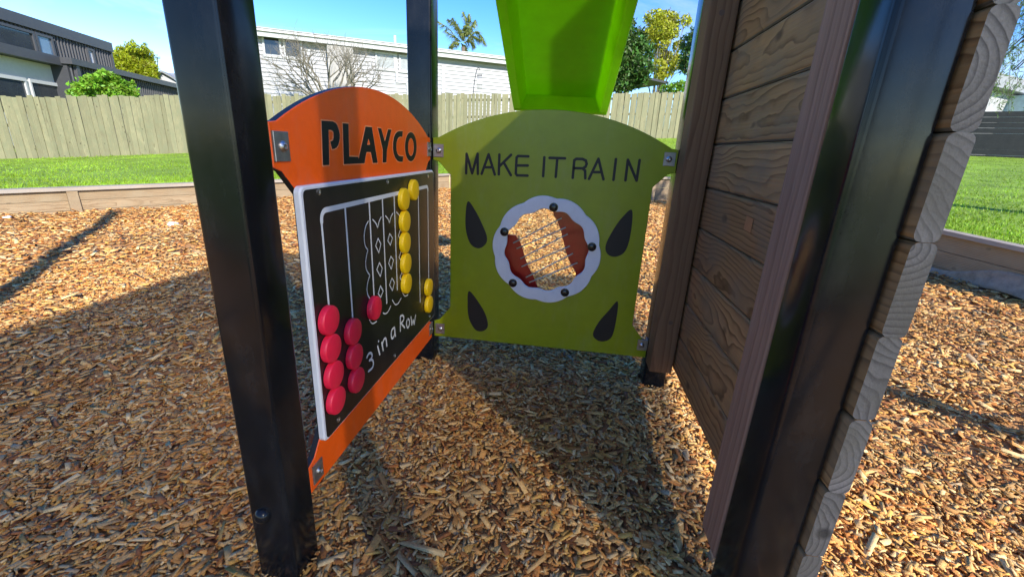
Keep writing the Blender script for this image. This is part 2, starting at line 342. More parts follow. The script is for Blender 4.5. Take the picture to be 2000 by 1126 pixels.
ln = np.clip(rng.lognormal(math.log(0.028), 0.42, N), 0.012, 0.085)*sc; spl = rng.random(N) < 0.05; ln = np.where(spl, ln*2.0, ln); fin = rng.random(N) < 0.33; ln = np.where(fin, ln*0.5, ln); wdt = np.clip(ln*rng.uniform(0.18, 0.5, N), 0.005, 0.022)*np.sqrt(sc); th = rng.uniform(0.0015, 0.0045, N)*sc
base = np.array([[-1, -1, 0], [1, -1, 0], [1, 1, 0], [-1, 1, 0], [-1, -1, 1], [1, -1, 1], [1, 1, 1], [-1, 1, 1]], float)
X = np.repeat(base[None], N, 0)
X[:, :, 1] *= rng.uniform(0.45, 1.05, (N, 8)); X[:, :, 0] *= rng.uniform(0.72, 1.05, (N, 8)); X[:, :, 2] -= 0.5
X[:, :, 0] *= (ln/2)[:, None]; X[:, :, 1] *= (wdt/2)[:, None]; X[:, :, 2] *= th[:, None]
bend = rng.normal(0, 0.10, N); X[:, :, 2] += bend[:, None]*(X[:, :, 0]**2)/(ln/2)[:, None]
ya = rng.uniform(0, 2*math.pi, N); ti = rng.normal(0, 0.20, N); ro = rng.normal(0, 0.30, N)
cr_, sr_ = np.cos(ro)[:, None], np.sin(ro)[:, None]; y_, z_ = X[:, :, 1]*cr_-X[:, :, 2]*sr_, X[:, :, 1]*sr_+X[:, :, 2]*cr_; X[:, :, 1], X[:, :, 2] = y_, z_
ct, st = np.cos(ti)[:, None], np.sin(ti)[:, None]; x_, z_ = X[:, :, 0]*ct-X[:, :, 2]*st, X[:, :, 0]*st+X[:, :, 2]*ct; X[:, :, 0], X[:, :, 2] = x_, z_
cy_, sy_ = np.cos(ya)[:, None], np.sin(ya)[:, None]; x_, y_ = X[:, :, 0]*cy_-X[:, :, 1]*sy_, X[:, :, 0]*sy_+X[:, :, 1]*cy_; X[:, :, 0], X[:, :, 1] = x_, y_
X[:, :, 0] += P[:, 0, None]; X[:, :, 1] += P[:, 1, None]; X[:, :, 2] += (chip_h(P[:, 0], P[:, 1])+rng.uniform(0.0, 0.016, N)*sc)[:, None]
quads = np.array([[4, 5, 6, 7], [0, 1, 5, 4], [1, 2, 6, 5], [2, 3, 7, 6], [3, 0, 4, 7]])
FI = (quads[None]+8*np.arange(N)[:, None, None]).reshape(-1)
me = bpy.data.meshes.new('wood_chips'); me.vertices.add(8*N); me.vertices.foreach_set('co', X.reshape(-1)); me.loops.add(len(FI)); me.loops.foreach_set('vertex_index', FI.astype(np.int32))
nf = 5*N; me.polygons.add(nf); me.polygons.foreach_set('loop_start', np.arange(0, 4*nf, 4, dtype=np.int32)); me.update(calc_edges=True)
pal = np.array([L(232, 180, 106), L(220, 156, 80), L(244, 204, 138), L(202, 128, 56), L(174, 104, 44), L(138, 84, 40), L(182, 154, 114), L(230, 172, 80)])
ci = rng.choice(8, N, p=[0.26, 0.24, 0.15, 0.12, 0.06, 0.04, 0.02, 0.11]); pat = 1+0.16*np.sin(1.7*P[:, 0]+0.9*P[:, 1])*np.sin(2.3*P[:, 1]-0.7*P[:, 0]+1)+0.08*np.sin(5.1*P[:, 0]+3.7*P[:, 1]); cc = pal[ci]*rng.uniform(0.62, 1.15, (N, 1))*pat[:, None]
ca = me.attributes.new('chip_colour', 'FLOAT_COLOR', 'POINT'); ca.data.foreach_set('color', np.concatenate([np.repeat(cc, 8, 0), np.ones((8*N, 1))], 1).reshape(-1).astype(np.float32))
chipm = pbr('wood_chip', (0.5, 0.3, 0.15), 0.75, 0.22, 130, 0.5, 350); n_ = chipm.node_tree.nodes; l_ = chipm.node_tree.links
at_ = n_.new('ShaderNodeAttribute'); at_.attribute_name = 'chip_colour'; mm_ = [q for q in n_ if q.type == 'MIX'][0]
for i, f_ in ((6, 0.72), (7, 1.12)):
    sc_ = n_.new('ShaderNodeVectorMath'); sc_.operation = 'SCALE'; sc_.inputs['Scale'].default_value = f_; l_.new(at_.outputs['Color'], sc_.inputs[0]); l_.new(sc_.outputs[0], mm_.inputs[i])
me.materials.append(chipm); o = bpy.data.objects.new('wood_chips', me); COL.objects.link(o); tag(o, 'loose tan wood chips covering the play area', 'wood chips', kind='stuff')
# grass blades
def blades(k, gen, hgt):
    Q = np.array([gen() for _ in range(k)]); zz = np.array([lawn_z(*q) for q in Q]); a = rng.uniform(0, 6.283, k); h = rng.uniform(0.5, 1.2, k)*hgt; w = rng.uniform(0.004, 0.009, k)*hgt/0.035
    V = np.zeros((k, 3, 3)); V[:, 0, 0] = Q[:, 0]-np.cos(a)*w; V[:, 0, 1] = Q[:, 1]-np.sin(a)*w; V[:, 1, 0] = Q[:, 0]+np.cos(a)*w; V[:, 1, 1] = Q[:, 1]+np.sin(a)*w
    V[:, 2, 0] = Q[:, 0]+rng.normal(0, 0.6, k)*h; V[:, 2, 1] = Q[:, 1]+rng.normal(0, 0.6, k)*h; V[:, :2, 2] = zz[:, None]; V[:, 2, 2] = zz+h
    return V.reshape(-1, 3)
def gen_sector(t0, t1, p=1.6):
    def g():
        while True:
            d, rin, zin, rf, zf = polar(random.uniform(t0, t1)); u = random.random()**p; r = rin+0.09+(rf-rin)*u
            return C0+d*r
    return g
BV = np.concatenate([blades(60000, gen_sector(math.radians(95), math.radians(200)), 0.045), blades(26000, gen_sector(math.radians(40), math.radians(95)), 0.05), blades(80000, gen_sector(math.radians(-25), math.radians(48), 2.0), 0.038)])
nb = len(BV)//3; me = bpy.data.meshes.new('grass'); me.vertices.add(3*nb); me.vertices.foreach_set('co', BV.reshape(-1)); me.loops.add(3*nb); me.loops.foreach_set('vertex_index', np.arange(3*nb, dtype=np.int32)); me.polygons.add(nb); me.polygons.foreach_set('loop_start', np.arange(0, 3*nb, 3, dtype=np.int32)); me.update(calc_edges=True)
me.materials.append(pbr('grass_blade', L(138, 168, 36), 0.6, 0.4, 0.7, trans=0.35, island=0.35)); o = bpy.data.objects.new('grass', me); COL.objects.link(o); tag(o, 'short bright green grass of the lawn', 'grass', kind='stuff')
# ------------------------------------------------------------------ retaining edge
def retaining(label, a, za, b, zb, ntie, off):
    d = b-a; Ln = np.hypot(*d); ang = math.atan2(d[1], d[0]); slope = (zb-za)/Ln
    r = empty('retaining_wall', (a[0], a[1], 0)); r.rotation_euler = (0, 0, ang); tag(r, label, 'retaining wall', 'timber edging round the wood chips')
    nseg = max(2, round(Ln/4.2)); m = np.linspace(0, Ln, nseg+1)
    for i in range(nseg):
        x0, x1 = m[i]+0.004, m[i+1]-0.004
        for lv in range(3):
            hs = lambda x: za+slope*x-0.05
            V = []
            for x in (x0, x1):
                h = hs(x)+0.1; z0 = -0.1+h*lv/3+0.0025; z1 = -0.1+h*(lv+1)/3-0.0025
                jt = 0.004*((i+lv) % 2); V += [(x-(x0+x1)/2, jt, z0), (x-(x0+x1)/2, 0.05, z0), (x-(x0+x1)/2, 0.05, z1), (x-(x0+x1)/2, jt, z1)]
            mesh('board', V, [(0, 1, 2, 3), (4, 7, 6, 5), (0, 4, 5, 1), (1, 5, 6, 2), (2, 6, 7, 3), (3, 7, 4, 0)], sleeper, r, loc=((x0+x1)/2, 0, 0))
        V = []
        for x in (x0, x1):
            z = za+slope*x; V += [(x-(x0+x1)/2, -0.05, z-0.045), (x-(x0+x1)/2, 0.11, z-0.045), (x-(x0+x1)/2, 0.11, z), (x-(x0+x1)/2, -0.05, z)]
        mesh('cap', V, [(0, 1, 2, 3), (4, 7, 6, 5), (0, 4, 5, 1), (1, 5, 6, 2), (2, 6, 7, 3), (3, 7, 4, 0)], capw, r, loc=((x0+x1)/2, 0, 0))
    for t in np.arange(off, Ln, ntie):
        z = za+slope*t-0.048; V, Fc = boxv(-0.055, 0.055, -0.075, -0.002, -0.25, z); V = [(x, y+(0.045 if (zz > 0 and y < -0.05) else 0)*0.9, zz) for x, y, zz in V]
        mesh('post', V, Fc, sleeper, r, loc=(t, 0, 0))
    return r
retaining('weathered timber retaining wall along the left lawn, its board face in sun', LA, 0.24, CLp, 0.42, 2.6, 8.72-2.6*3)
retaining('low timber retaining wall behind the green panel, at the far end of the chips', CLp, 0.42, CRp, 0.66, 2.2, 1.0)
rw = retaining('timber retaining wall on the right with its board face in shadow and loose fabric', CRp, 0.66, RA, 0.30, 2.3, 6.55-2.3*2)
# weed fabric sagging off the right wall
fab = pbr('weed_fabric', (0.27, 0.22, 0.165), 0.9, 0.3, 12, 0.4, 60); V, F = [], []
dR = (RA-CRp); LR = np.hypot(*dR)
nx = 90
for i in range(nx+1):
    t = 4.3+i/nx*7.0; top = 0.05+0.17*abs(math.sin(t*1.35+0.4))**1.5+0.02*math.sin(t*7); out = 0.07+0.05*math.sin(t*5.1)+0.03*math.sin(t*2.3)
    for j in range(6):
        u = j/5; V.append((t, -0.012-out*u*u-0.015*math.sin(t*9+u*5)*u, top*(1-u)+0.012+0.02*u*math.sin(t*6)))
for i in range(nx):
    for j in range(5): F.append((i*6+j, i*6+j+1, (i+1)*6+j+1, (i+1)*6+j))
fo = mesh('weed_fabric', V, F, fab, smooth=True); fo.location = (CRp[0], CRp[1], 0); fo.rotation_euler = (0, 0, math.atan2(dR[1], dR[0]))
sm = fo.modifiers.new('thick', 'SOLIDIFY'); sm.thickness = 0.004; tag(fo, 'sagging grey weed fabric hanging off the right retaining wall', 'fabric')
# litter
V, F = [], []
def litter(q, s, label):
    c = onZ(q, 0.03); bm = bmesh.new(); bmesh.ops.create_icosphere(bm, subdivisions=2, radius=s)
    for v in bm.verts: v.co = Vector((v.co.x*random.uniform(0.8, 1.5), v.co.y*random.uniform(0.7, 1.2), v.co.z*random.uniform(0.25, 0.6)))
    me = bpy.data.meshes.new('litter'); bm.to_mesh(me); bm.free(); me.materials.append(pbr('white_litter', (0.8, 0.8, 0.82), 0.6, 0.1)); o = bpy.data.objects.new('litter', me); COL.objects.link(o); o.location = c; tag(o, label, 'litter', 'white litter on the chips')
litter((338, 437), 0.055, 'crumpled white litter on the chips near the thick black post'); litter((14, 424), 0.04, 'small white litter scrap at the foot of the left retaining wall')
# ------------------------------------------------------------------ play tower: posts
def post(x0, y0, z1, label, bolts=()):
    s, r, k = 0.109, 0.011, 4; prof = []
    for cx, cy, a0 in ((s-r, s-r, 0), (r, s-r, 90), (r, r, 180), (s-r, r, 270)):
        for i in range(k+1): a = math.radians(a0+90*i/k); prof.append((cx+r*math.cos(a), cy+r*math.sin(a)))
    n = len(prof); V = [(a, b, z) for z in (-0.35, z1) for a, b in prof]; F = [(i, (i+1) % n, n+(i+1) % n, n+i) for i in range(n)]+[tuple(range(n))[::-1], tuple(range(n, 2*n))]
    e = empty('steel_post', (x0, y0, 0)); t = mesh('tube', V, F, black, e); t.data.shade_smooth(); t.data.set_sharp_from_angle(angle=math.radians(50))
    for bx, by, bz, ax in bolts: lathe('bolt', (bx-x0, by-y0, bz), ax, [(-0.002, 0.021), (0.006, 0.021), (0.014, 0.015), (0.018, 0.006)], black, e)
    tag(e, label, 'post', 'square black steel posts of the play tower'); return e
b1 = onY((515, 1003), 0.0)
post(XL-0.107, -0.004, 1.835, 'thick glossy black steel post at the front left, nearest the orange panel', [(b1[0], -0.004, b1[2], (0, -1, 0))])
post(XL-0.107, W-0.001, 1.835, 'black steel post at the back corner where the orange and green panels meet')
post(XR-0.003, -0.005, 1.835, 'thick leaning black steel post at the front right, before the grey plank ends')
post(XR-0.001, W-0.001, 1.835, 'black steel post hidden behind the brown stud at the back right corner')
post(-0.72, -2.10, 5.2, 'tall black steel mast behind the viewer that throws the long shadow')
# cross beam for the slide; unseen shade sail added to dim the sun
dk = pbr('platform_deck', (0.16, 0.16, 0.17), 0.6, 0.2)
pl_ = empty('cross_beam', (0, 0, 1.838)); box('beam', XL-0.1, XR+0.1, W+0.005, W+0.10, 0.0, 0.08, black, pl_, 0.004); box('plate', -0.36, 0.22, W+0.102, W+0.15, -0.04, 0.08, steelb, pl_, 0.003)
tag(pl_, 'black cross beam above the green panel that carries the head of the slide', 'beam')
sailm = bpy.data.materials.new('shade_cloth'); sailm.use_nodes = True; n_ = sailm.node_tree.nodes; l_ = sailm.node_tree.links
t_ = n_.new('ShaderNodeBsdfTransparent'); t_.inputs[0].default_value = (1.0, 0.95, 0.86, 1); m_ = n_.new('ShaderNodeMixShader'); m_.inputs[0].default_value = 0.16; n_['Principled BSDF'].inputs['Base Color'].default_value = (0.45, 0.38, 0.26, 1); n_['Principled BSDF'].inputs['Roughness'].default_value = 0.9
tl_ = n_.new('ShaderNodeBsdfTranslucent'); tl_.inputs[0].default_value = (0.92, 0.84, 0.70, 1); m2_ = n_.new('ShaderNodeMixShader'); m2_.inputs[0].default_value = 0.85; l_.new(n_['Principled BSDF'].outputs[0], m2_.inputs[1]); l_.new(tl_.outputs[0], m2_.inputs[2]); l_.new(m2_.outputs[0], m_.inputs[1]); l_.new(t_.outputs[0], m_.inputs[2]); l_.new(m_.outputs[0], n_['Material Output'].inputs[0])
cn_ = empty('added_shade_sail', (0, 0, 0)); V, F = [], []
for j in range(13):
    for i in range(13): u, v = i/12, j/12; V.append((0.80+3.6*u, -5.2+3.95*v, 3.52-0.10*math.sin(math.pi*u)*math.sin(math.pi*v)))
for j in range(12):
    for i in range(12): F.append((j*13+i, j*13+i+1, (j+1)*13+i+1, (j+1)*13+i))
mesh('cloth', V, F, sailm, cn_, smooth=True, recalc=False)
for x, y in ((0.9, -5.1), (4.3, -5.1), (4.3, -1.36), (0.9, -1.36)): box('post', x-0.05, x+0.05, y-0.05, y+0.05, -0.3, 3.497, black, cn_)
tag(cn_, 'added tan shade sail on four black posts behind the viewer, dimming the sun', 'shade sail')
# ------------------------------------------------------------------ right plank wall
pw = empty('plank_wall', (XR+PS, 0, 0)); tag(pw, 'brown plank wall on the right with weathered grey plank ends', 'plank wall')
PX0, PX1 = XR+0.1085, XR+PS+0.048; PY0, PY1 = -0.020, W+PS+0.01
for k in range(11):
    z0 = 0.170+0.1672*k+random.uniform(-0.001, 0.001); z1 = z0+0.1668; r = random.uniform(0.010, 0.013); jy = random.uniform(-0.004, 0.004); jx = random.uniform(0, 0.0015)
    prof = []; x0, x1 = PX0+jx, PX1+jx
    for cx, cz, a0 in ((x1-r, z1-r, 0), (x0+r, z1-r, 90), (x0+r, z0+r, 180), (x1-r, z0+r, 270)):
        for i in range(4): a = math.radians(a0+30*i); prof.append((cx+r*math.cos(a), cz+r*math.sin(a)))
    c = (x0+x1)/2, (PY0+PY1)/2, (z0+z1)/2; n = len(prof)
    V = [(a-c[0], y-c[1], b-c[2]) for y in (PY0+jy, PY1) for a, b in prof]; F = [(i, (i+1) % n, n+(i+1) % n, n+i) for i in range(n)]+[tuple(range(n)), tuple(range(n, 2*n))[::-1]]
    fm = []
    for i in range(n): fm.append(0 if 3 <= i <= 8 else 1)
    fm += [1, 1]
    mesh('plank', V, F, [woodin, woodgrey], pw, fm, loc=(c[0]-XR-PS, c[1], c[2]))
def stud(name, x0, x1, y0, y1, z0, z1, m, cut=0.0, label=None):
    c = ((x0+x1)/2, (y0+y1)/2, (z0+z1)/2); o = box(name, x0-c[0], x1-c[0], y0-c[1], y1-c[1], z0-c[2], z1-c[2], m, pw, 0.005, loc=(c[0]-XR-PS, c[1], c[2]))
    if label: o['label'] = label
    return o
s1 = stud('stud', XR-0.003, XR+PS-0.001, W-0.108, W-0.002, 0.155, 1.88, woodstud, label='dark brown corner stud beside the green panel')
s2 = stud('stud', XR-0.003, XR+PS-0.001, 0.106, PS+0.113, 0.155, 1.88, woodpink, label='pinkish timber stud against the front right black post')
for (px, py) in ((1310, 630), (1410, 25)): 
    q = onY((px, py), W-0.108); lathe('screw', (q[0]-XR-PS, q[1]+0.001, q[2]), (0, -1, 0), [(-0.001, 0.011), (0.001, 0.010), (0.0012, 0.004)], pbr('rusty_screw', (0.12, 0.07, 0.04), 0.6), pw)
q = onX((1462, 438), XR+0.1085)
mesh('patch', [(-0.0006, -0.028, -0.022), (-0.0006, 0.028, -0.02), (-0.0006, 0.027, 0.023), (-0.0006, -0.029, 0.021)], [(0, 1, 2, 3)], pbr('tan_patch', L(176, 120, 78), 0.6, 0.1), pw, loc=(q[0]-XR-PS, q[1], q[2]))
# ------------------------------------------------------------------ orange play panel with the black game board
xo = XL-0.004
to_o = lambda a, b, d: (xo-d, a, b)
def arc(c0, c1, top, n=28):      # circular arc from c0 over (mid, top) to c1
    (a0, z0), (a1, z1) = c0, c1; h = top-z0; half = (a1-a0)/2; R = (half*half+h*h)/(2*h); cz = top-R; am = (a0+a1)/2; t0 = math.asin(half/R)
    return [(am+R*math.sin(-t0+2*t0*i/n), cz+R*math.cos(-t0+2*t0*i/n)) for i in range(n+1)]
def panel_outline(a0, a1, zb, zt, body, top):
    ar = arc((a0+0.028, zt), (a1-0.028, zt), top)
    return [(a0, zb), (a1, zb), (a1, zb+0.085), (a1-0.03, zb+0.098), (a1-body, zb+0.165), (a1-body, zt-0.165), (a1-0.03, zt-0.108), (a1, zt-0.098), (a1, zt-0.004)] + ar[::-1] + [(a0, zt-0.004), (a0, zt-0.098), (a0+0.03, zt-0.108), (a0+body, zt-0.165), (a0+body, zb+0.165), (a0+0.03, zb+0.098), (a0, zb+0.085)]
op = empty('play_panel', (xo, W/2, 0.165)); op['label'] = 'x'
def rel(e, f): return lambda a, b, d: tuple(np.array(f(a, b, d))-np.array(e.location))
ro_ = rel(op, to_o)
OUT_O = panel_outline(0.107, W-0.004, 0.165, 1.150, 0.085, 1.276)
prism('panel', [OUT_O], ro_, 0.019, [orange, core], op, 0.002)
tag(op, 'orange arched play panel reading PLAYCO, holding the black three in a row board', 'play panel')
# letters
def cpx(ox, oy, s): return lambda pts: [(ox+x/s, oy+y/s) for x, y in pts]
c4 = cpx(610, 220, 8.333); c1 = cpx(600, 330, 7.508); c2 = cpx(600, 470, 5.63); c3 = cpx(590, 580, 4.023); c5 = cpx(890, 280, 5.128); c6 = cpx(830, 200, 2.125); cw = cpx(940, 360, 4.33)
def pX(pts, x): return [tuple(onX(q, x)[1:]) for q in pts]
def pY(pts, y): return [(onY(q, y)[0], onY(q, y)[2]) for q in pts]
def flat(name, loops, f, mat, parent, lift=0.0008):
    V, F = [], []; b = 0
    for lp in loops: V += [f(a, c, -lift) for a, c in lp]
    F = [tuple(t) for t in tessellate_polygon([[Vector((a, c, 0)) for a, c in lp] for lp in loops])]
    # thin wall so that the inlay has an edge
    nV = len(V); b = 0
    for lp in loops: V += [f(a, c, 0.0005) for a, c in lp]
    for lp in loops:
        n = len(lp); F += [(b+i, b+(i+1) % n, nV+b+(i+1) % n, nV+b+i) for i in range(n)]; b += n
    return mesh(name, V, F, mat, parent)
ell = lambda cx, cy, rx, ry, n=28: [(cx+rx*math.cos(2*math.pi*i/n), cy+ry*math.sin(2*math.pi*i/n)) for i in range(n)]
Pp = [(148, 132), (330, 145), (372, 168), (400, 205), (425, 275), (440, 350), (441, 420), (430, 480), (412, 535), (385, 570), (355, 586), (320, 592), (292, 470), (318, 463), (335, 445), (345, 400), (345, 350), (338, 315), (322, 293), (300, 283), (258, 280), (270, 850), (170, 855)]
LAo = [(493, 175), (583, 182), (595, 715), (742, 722), (750, 765), (865, 228), (965, 238), (1058, 815), (985, 818), (950, 640), (875, 640), (845, 822), (512, 838)]; LAh = [(912, 412), (940, 522), (885, 525)]
Yp = [(1065, 250), (1115, 258), (1178, 475), (1232, 272), (1282, 278), (1210, 610), (1200, 808), (1143, 810), (1145, 600)]
Cp = [(1468, 303), (1460, 390), (1425, 390), (1398, 405), (1378, 440), (1366, 495), (1363, 560), (1368, 620), (1382, 670), (1402, 698), (1430, 710), (1475, 712), (1466, 798), (1420, 798), (1380, 780), (1345, 730), (1322, 660), (1311, 580), (1313, 490), (1325, 410), (1348, 350), (1378, 315), (1410, 301)]
for loops in ([Pp], [LAo, LAh], [Yp], [Cp], [ell(1600, 555, 93, 236), ell(1602, 560, 48, 148)]):
    lp = [pX(c4(q), xo) for q in loops]
    flat('letter_edge', [inset(lp[0], -0.0035)]+[inset(h, 0.0025) for h in lp[1:]], ro_, pbr('pale_orange_cut_highlight', L(255, 150, 100), 0.5), op, 0.0003)  # pale rim: edge highlight of the cut letters put into the colour
    flat('letter', lp, ro_, inkb, op, 0.0012)
# brackets
def bracket(parent, f, a, b, w, h, side):
    """plate on the panel face at (a,b); side +1: the post is on the +a side"""
    V, F = [], []
    e = empty('bracket_dummy') if False else None
    lp = [(a-w/2, b-h/2), (a+w/2, b-h/2), (a+w/2, b+h/2), (a-w/2, b+h/2)]; lp = [(x, y) for x, y in lp]
    o = prism('bracket', [lp], lambda x, y, d: f(x, y, d-0.0045), 0.004, [steelb, steelb], parent, 0.001)
    c = Vector(f(a-side*w*0.04, b, -0.0045)); n = Vector(f(a, b, -1))-Vector(f(a, b, 0))
    lathe('bolt', c, n, [(-0.001, 0.0125), (0.002, 0.0125), (0.006, 0.009), (0.0075, 0.005), (0.0055, 0.0045), (0.005, 0.001)], steel, o)
    # return leg against the post
    a2 = a+side*w/2; lp = [(a2-0.002, b-h/2), (a2+0.002, b-h/2), (a2+0.002, b+h/2), (a2-0.002, b+h/2)]
    prism('leg', [lp], lambda x, y, d: f(x, y, d-0.003), 0.045, [steelb, steelb], o)
for q, w, h, sd in (((548, 286), 0.052, 0.064, -1), ((620, 918), 0.046, 0.06, -1)):
    y, z = onX(q, xo)[1:]; bracket(op, ro_, max(0.107+w/2+0.001, y), z, w, h, sd)
for z in (1.098, 0.222): bracket(op, ro_, W-0.026, z, 0.046, 0.06, 1)
# game board
xb = XL+0.014; gb = empty('game_board', (xb, W/2, 0.3)); to_b = rel(gb, lambda a, b, d: (xb-d, a, b))
y0b, zt0 = onX((584, 360), xb)[1:]; y1b = onX((847, 333), xb)[1]; y1b = min(y1b, W-0.012); zb0 = onX((633, 850), xb)[2]
zt0 = 1.008; zb0 = 0.292
def rrect(a0, a1, b0, b1, r, k=5):
    o = []
    for cx, cy, s in ((a1-r, b1-r, 0), (a0+r, b1-r, 90), (a0+r, b0+r, 180), (a1-r, b0+r, 270)):
        for i in range(k+1): t = math.radians(s+90*i/k); o.append((cx+r*math.cos(t), cy+r*math.sin(t)))
    return o
prism('board', [rrect(y0b, y1b, zb0, zt0, 0.018)], to_b, 0.0165, [white, white], gb, 0.004)
prism('face', [rrect(y0b+0.011, y1b-0.007, zb0+0.006, zt0-0.009, 0.014)], lambda a, b, d: to_b(a, b, d-0.0008), 0.0012, [blackp, blackp], gb)
tag(gb, 'black three in a row game board with white grooves on the orange panel', 'game board')
to_bf = lambda a, b, d: to_b(a, b, d-0.0009)
cols_px = [((205, 700), (228, 715)), ((556, 620), (495, 855)), ((905, 510), (730, 600)), ((1098, 470), (870, 650)), ((1270, 420), (988, 560)), None, ((1628, 480), (1240, 815)), ((1762, 310), (1335, 410))]
ys = []; zl = []
for c in cols_px:
    if c is None: ys.append(None); zl.append(None); continue
    a = onX(c1([c[0]])[0], xb); b = onX(c2([c[1]])[0], xb); ys.append((a[1]+b[1])/2); zl.append(b[2])
ys[5] = onX((795, 470), xb+0.012)[1]; zl[5] = 0.5
zg = onX(c1([(560, 530)])[0], xb)[2]
bot = [0.36, 0.37, 0.56, 0.56, 0.58, 0.58, 0.44, 0.45]
vert = [[(ys[k], zg-0.002), (ys[k], bot[k])] for k in range(8)]; vert[0] = [(ys[0], zg-0.028), (ys[0], bot[0])]; vert[7] = [(ys[7], zg-0.02), (ys[7], bot[7])]
for v_ in vert: ribbons('groove', [v_], 0.0085, to_bf, inkw, gb, 0.0004)
t_ = np.linspace(math.pi, math.pi/2, 7)
top = [(ys[0], zg-0.028)]+[(ys[0]+0.024+0.024*math.cos(t), zg-0.024+0.024*math.sin(t)) for t in t_]+[(ys[7]-0.018, zg)]+[(ys[7]-0.018+0.018*math.cos(t), zg-0.018+0.018*math.sin(t)) for t in np.linspace(math.pi/2, 0, 5)[1:]]
ribbons('groove', [top], 0.014, to_bf, inkw, gb, 0.0009)
X1 = lambda p: pX(c1(p), xb); X2 = lambda p: pX(c2(p), xb); X3 = lambda p: pX(c3(p), xb)
art = [smoothline(X1([(885, 765), (850, 830), (830, 920), (824, 1010), (842, 1126)])+X2([(660, 100)])), smoothline(X2([(660, 100), (645, 160), (635, 240), (645, 320), (682, 378)])), smoothline(X2([(682, 378), (662, 440), (650, 520), (658, 590), (690, 647)])),
       smoothline(X2([(690, 647), (675, 700), (665, 790), (680, 870), (712, 908), (755, 885)])), smoothline(X2([(828, 790), (850, 800), (880, 780), (912, 715)])), smoothline(X2([(930, 650), (960, 698), (992, 688), (1026, 630)])), smoothline(X2([(1040, 568), (1070, 607), (1102, 590)]))]
for p in ([(950, 740), (1000, 800), (1022, 868)], [(1022, 868), (1040, 780), (1074, 702)], [(1138, 685), (1180, 740), (1198, 795)], [(1198, 795), (1215, 710), (1247, 648)], [(1300, 630), (1340, 680), (1353, 735)], [(1353, 735), (1370, 650), (1397, 603)]): art.append(smoothline(X1(p)))
dm = [X1([(1028, 1015), (1070, 1095)])+X2([(780, 130), (745, 55)]), X2([(787, 240), (818, 300), (797, 390), (757, 315)]), X2([(798, 495), (828, 550), (802, 620), (772, 580)]), X1([(1200, 945), (1240, 1010), (1210, 1115), (1172, 1050)]), X2([(912, 170), (942, 210), (917, 310), (888, 245)]), X2([(925, 410), (952, 455), (930, 545), (898, 485)]), X1([(1358, 880), (1395, 950), (1362, 1050), (1328, 975)]), X2([(1028, 110), (1052, 160), (1032, 232), (1003, 180)]), X2([(1035, 340), (1058, 390), (1043, 455), (1013, 405)])]
art += [d+[d[0]] for d in dm]
for a_ in art: ribbons('groove_art', [a_], 0.0048, to_bf, inkw, gb, 0.0016)
txt = [[(505, 472), (518, 445), (535, 437), (546, 455), (540, 478), (525, 495)], [(525, 495), (545, 490), (556, 515), (548, 552), (518, 580)], [(590, 385), (606, 448)], [(622, 355), (633, 415)], [(624, 375), (638, 333), (652, 322), (658, 345), (662, 382)], [(722, 237), (703, 255), (696, 290), (702, 322), (713, 315), (723, 285), (722, 237)], [(722, 237), (730, 305)], [(768, 152), (768, 265)], [(768, 150), (785, 142), (796, 158), (790, 185), (770, 205)], [(774, 205), (802, 238)], [(824, 170), (816, 205), (824, 238), (835, 228), (841, 200), (836, 175), (824, 170)], [(852, 155), (859, 218)], [(859, 218), (869, 178)], [(869, 178), (877, 213)], [(877, 213), (888, 142)]]
txt = [smoothline(X3(p), 4) if len(p) > 2 else X3(p) for p in txt]+[X3([(597, 345)])]
for g_ in ((0, 1), (2, 15), (3, 4), (5, 6), (7, 8, 9), (10,), (11, 12, 13, 14)): ribbons('letter', [txt[i] for i in g_], 0.0085, to_bf, inkw, gb, 0.0012)
for q in (c1([(163, 335)])[0], c1([(1175, 188)])[0], c1([(1768, 105)])[0], c3([(284, 960)])[0], c3([(727, 458)])[0], c3([(1001, 150)])[0]):
    a, b = onX(q, xb)[1:]; lathe('screw', to_b(a, b, 0), (1, 0, 0), [(0.0005, 0.0085), (0.0022, 0.0085), (0.003, 0.0065), (0.003, 0.0035), (0.0016, 0.003)], steel, gb, 14)
# counters
_a, _b = onX(c3([(240, 183)])[0], xb+0.021), onX(c3([(294, 810)])[0], xb+0.021); CR = float(np.linalg.norm(_a-_b))/6*0.99
def counter(q, mat, label, grp):
    a, b = onX(q, xb+0.021)[1:]; e = lathe('game_counter', (0, 0, 0), (1, 0, 0), [(0.0012, CR-0.0025), (0.003, CR), (0.016, CR), (0.0195, CR-0.002), (0.0205, CR-0.0045), (0.0205, 0.001)], mat, None, 36)
    e.location = (xb, a, b); tag(e, label, 'game counter', grp)
RG, YG = 'red game counters', 'yellow game counters'
for q, s in ((c3([(240, 183)]), 'top red counter of the four stacked in the leftmost column'), (c3([(256, 402)]), 'second red counter from the top in the leftmost column of four'), (c3([(278, 610)]), 'third red counter from the top in the leftmost column of four'), (c3([(294, 810)]), 'lowest red counter of the leftmost column of four'),
             (c3([(426, 272)]), 'top red counter of the column of three'), (c3([(437, 466)]), 'middle red counter of the column of three'), (c3([(452, 650)]), 'lowest red counter of the column of three, beside the figure 3'), (c2([(772, 740)]), 'single red counter on its own at the foot of the diamond pattern')): counter(q[0], redp, s, RG)
for q, s in ((c1([(1597, 310)]), 'highest yellow counter, alone at the top beside the column of five'), (c1([(1457, 445)]), 'topmost yellow counter in the column of five'), (c1([(1468, 770)]), 'second yellow counter from the top in the column of five'), ([(796, 474)], 'middle yellow counter in the column of five'), (c2([(1112, 250)]), 'fourth yellow counter from the top in the column of five'), (c2([(1118, 470)]), 'lowest yellow counter in the column of five'), (c2([(1358, 512)]), 'upper yellow counter of the pair at the right edge of the board'), (c2([(1360, 698)]), 'lower yellow counter of the pair at the right edge of the board')): counter(q[0], yelp, s, YG)
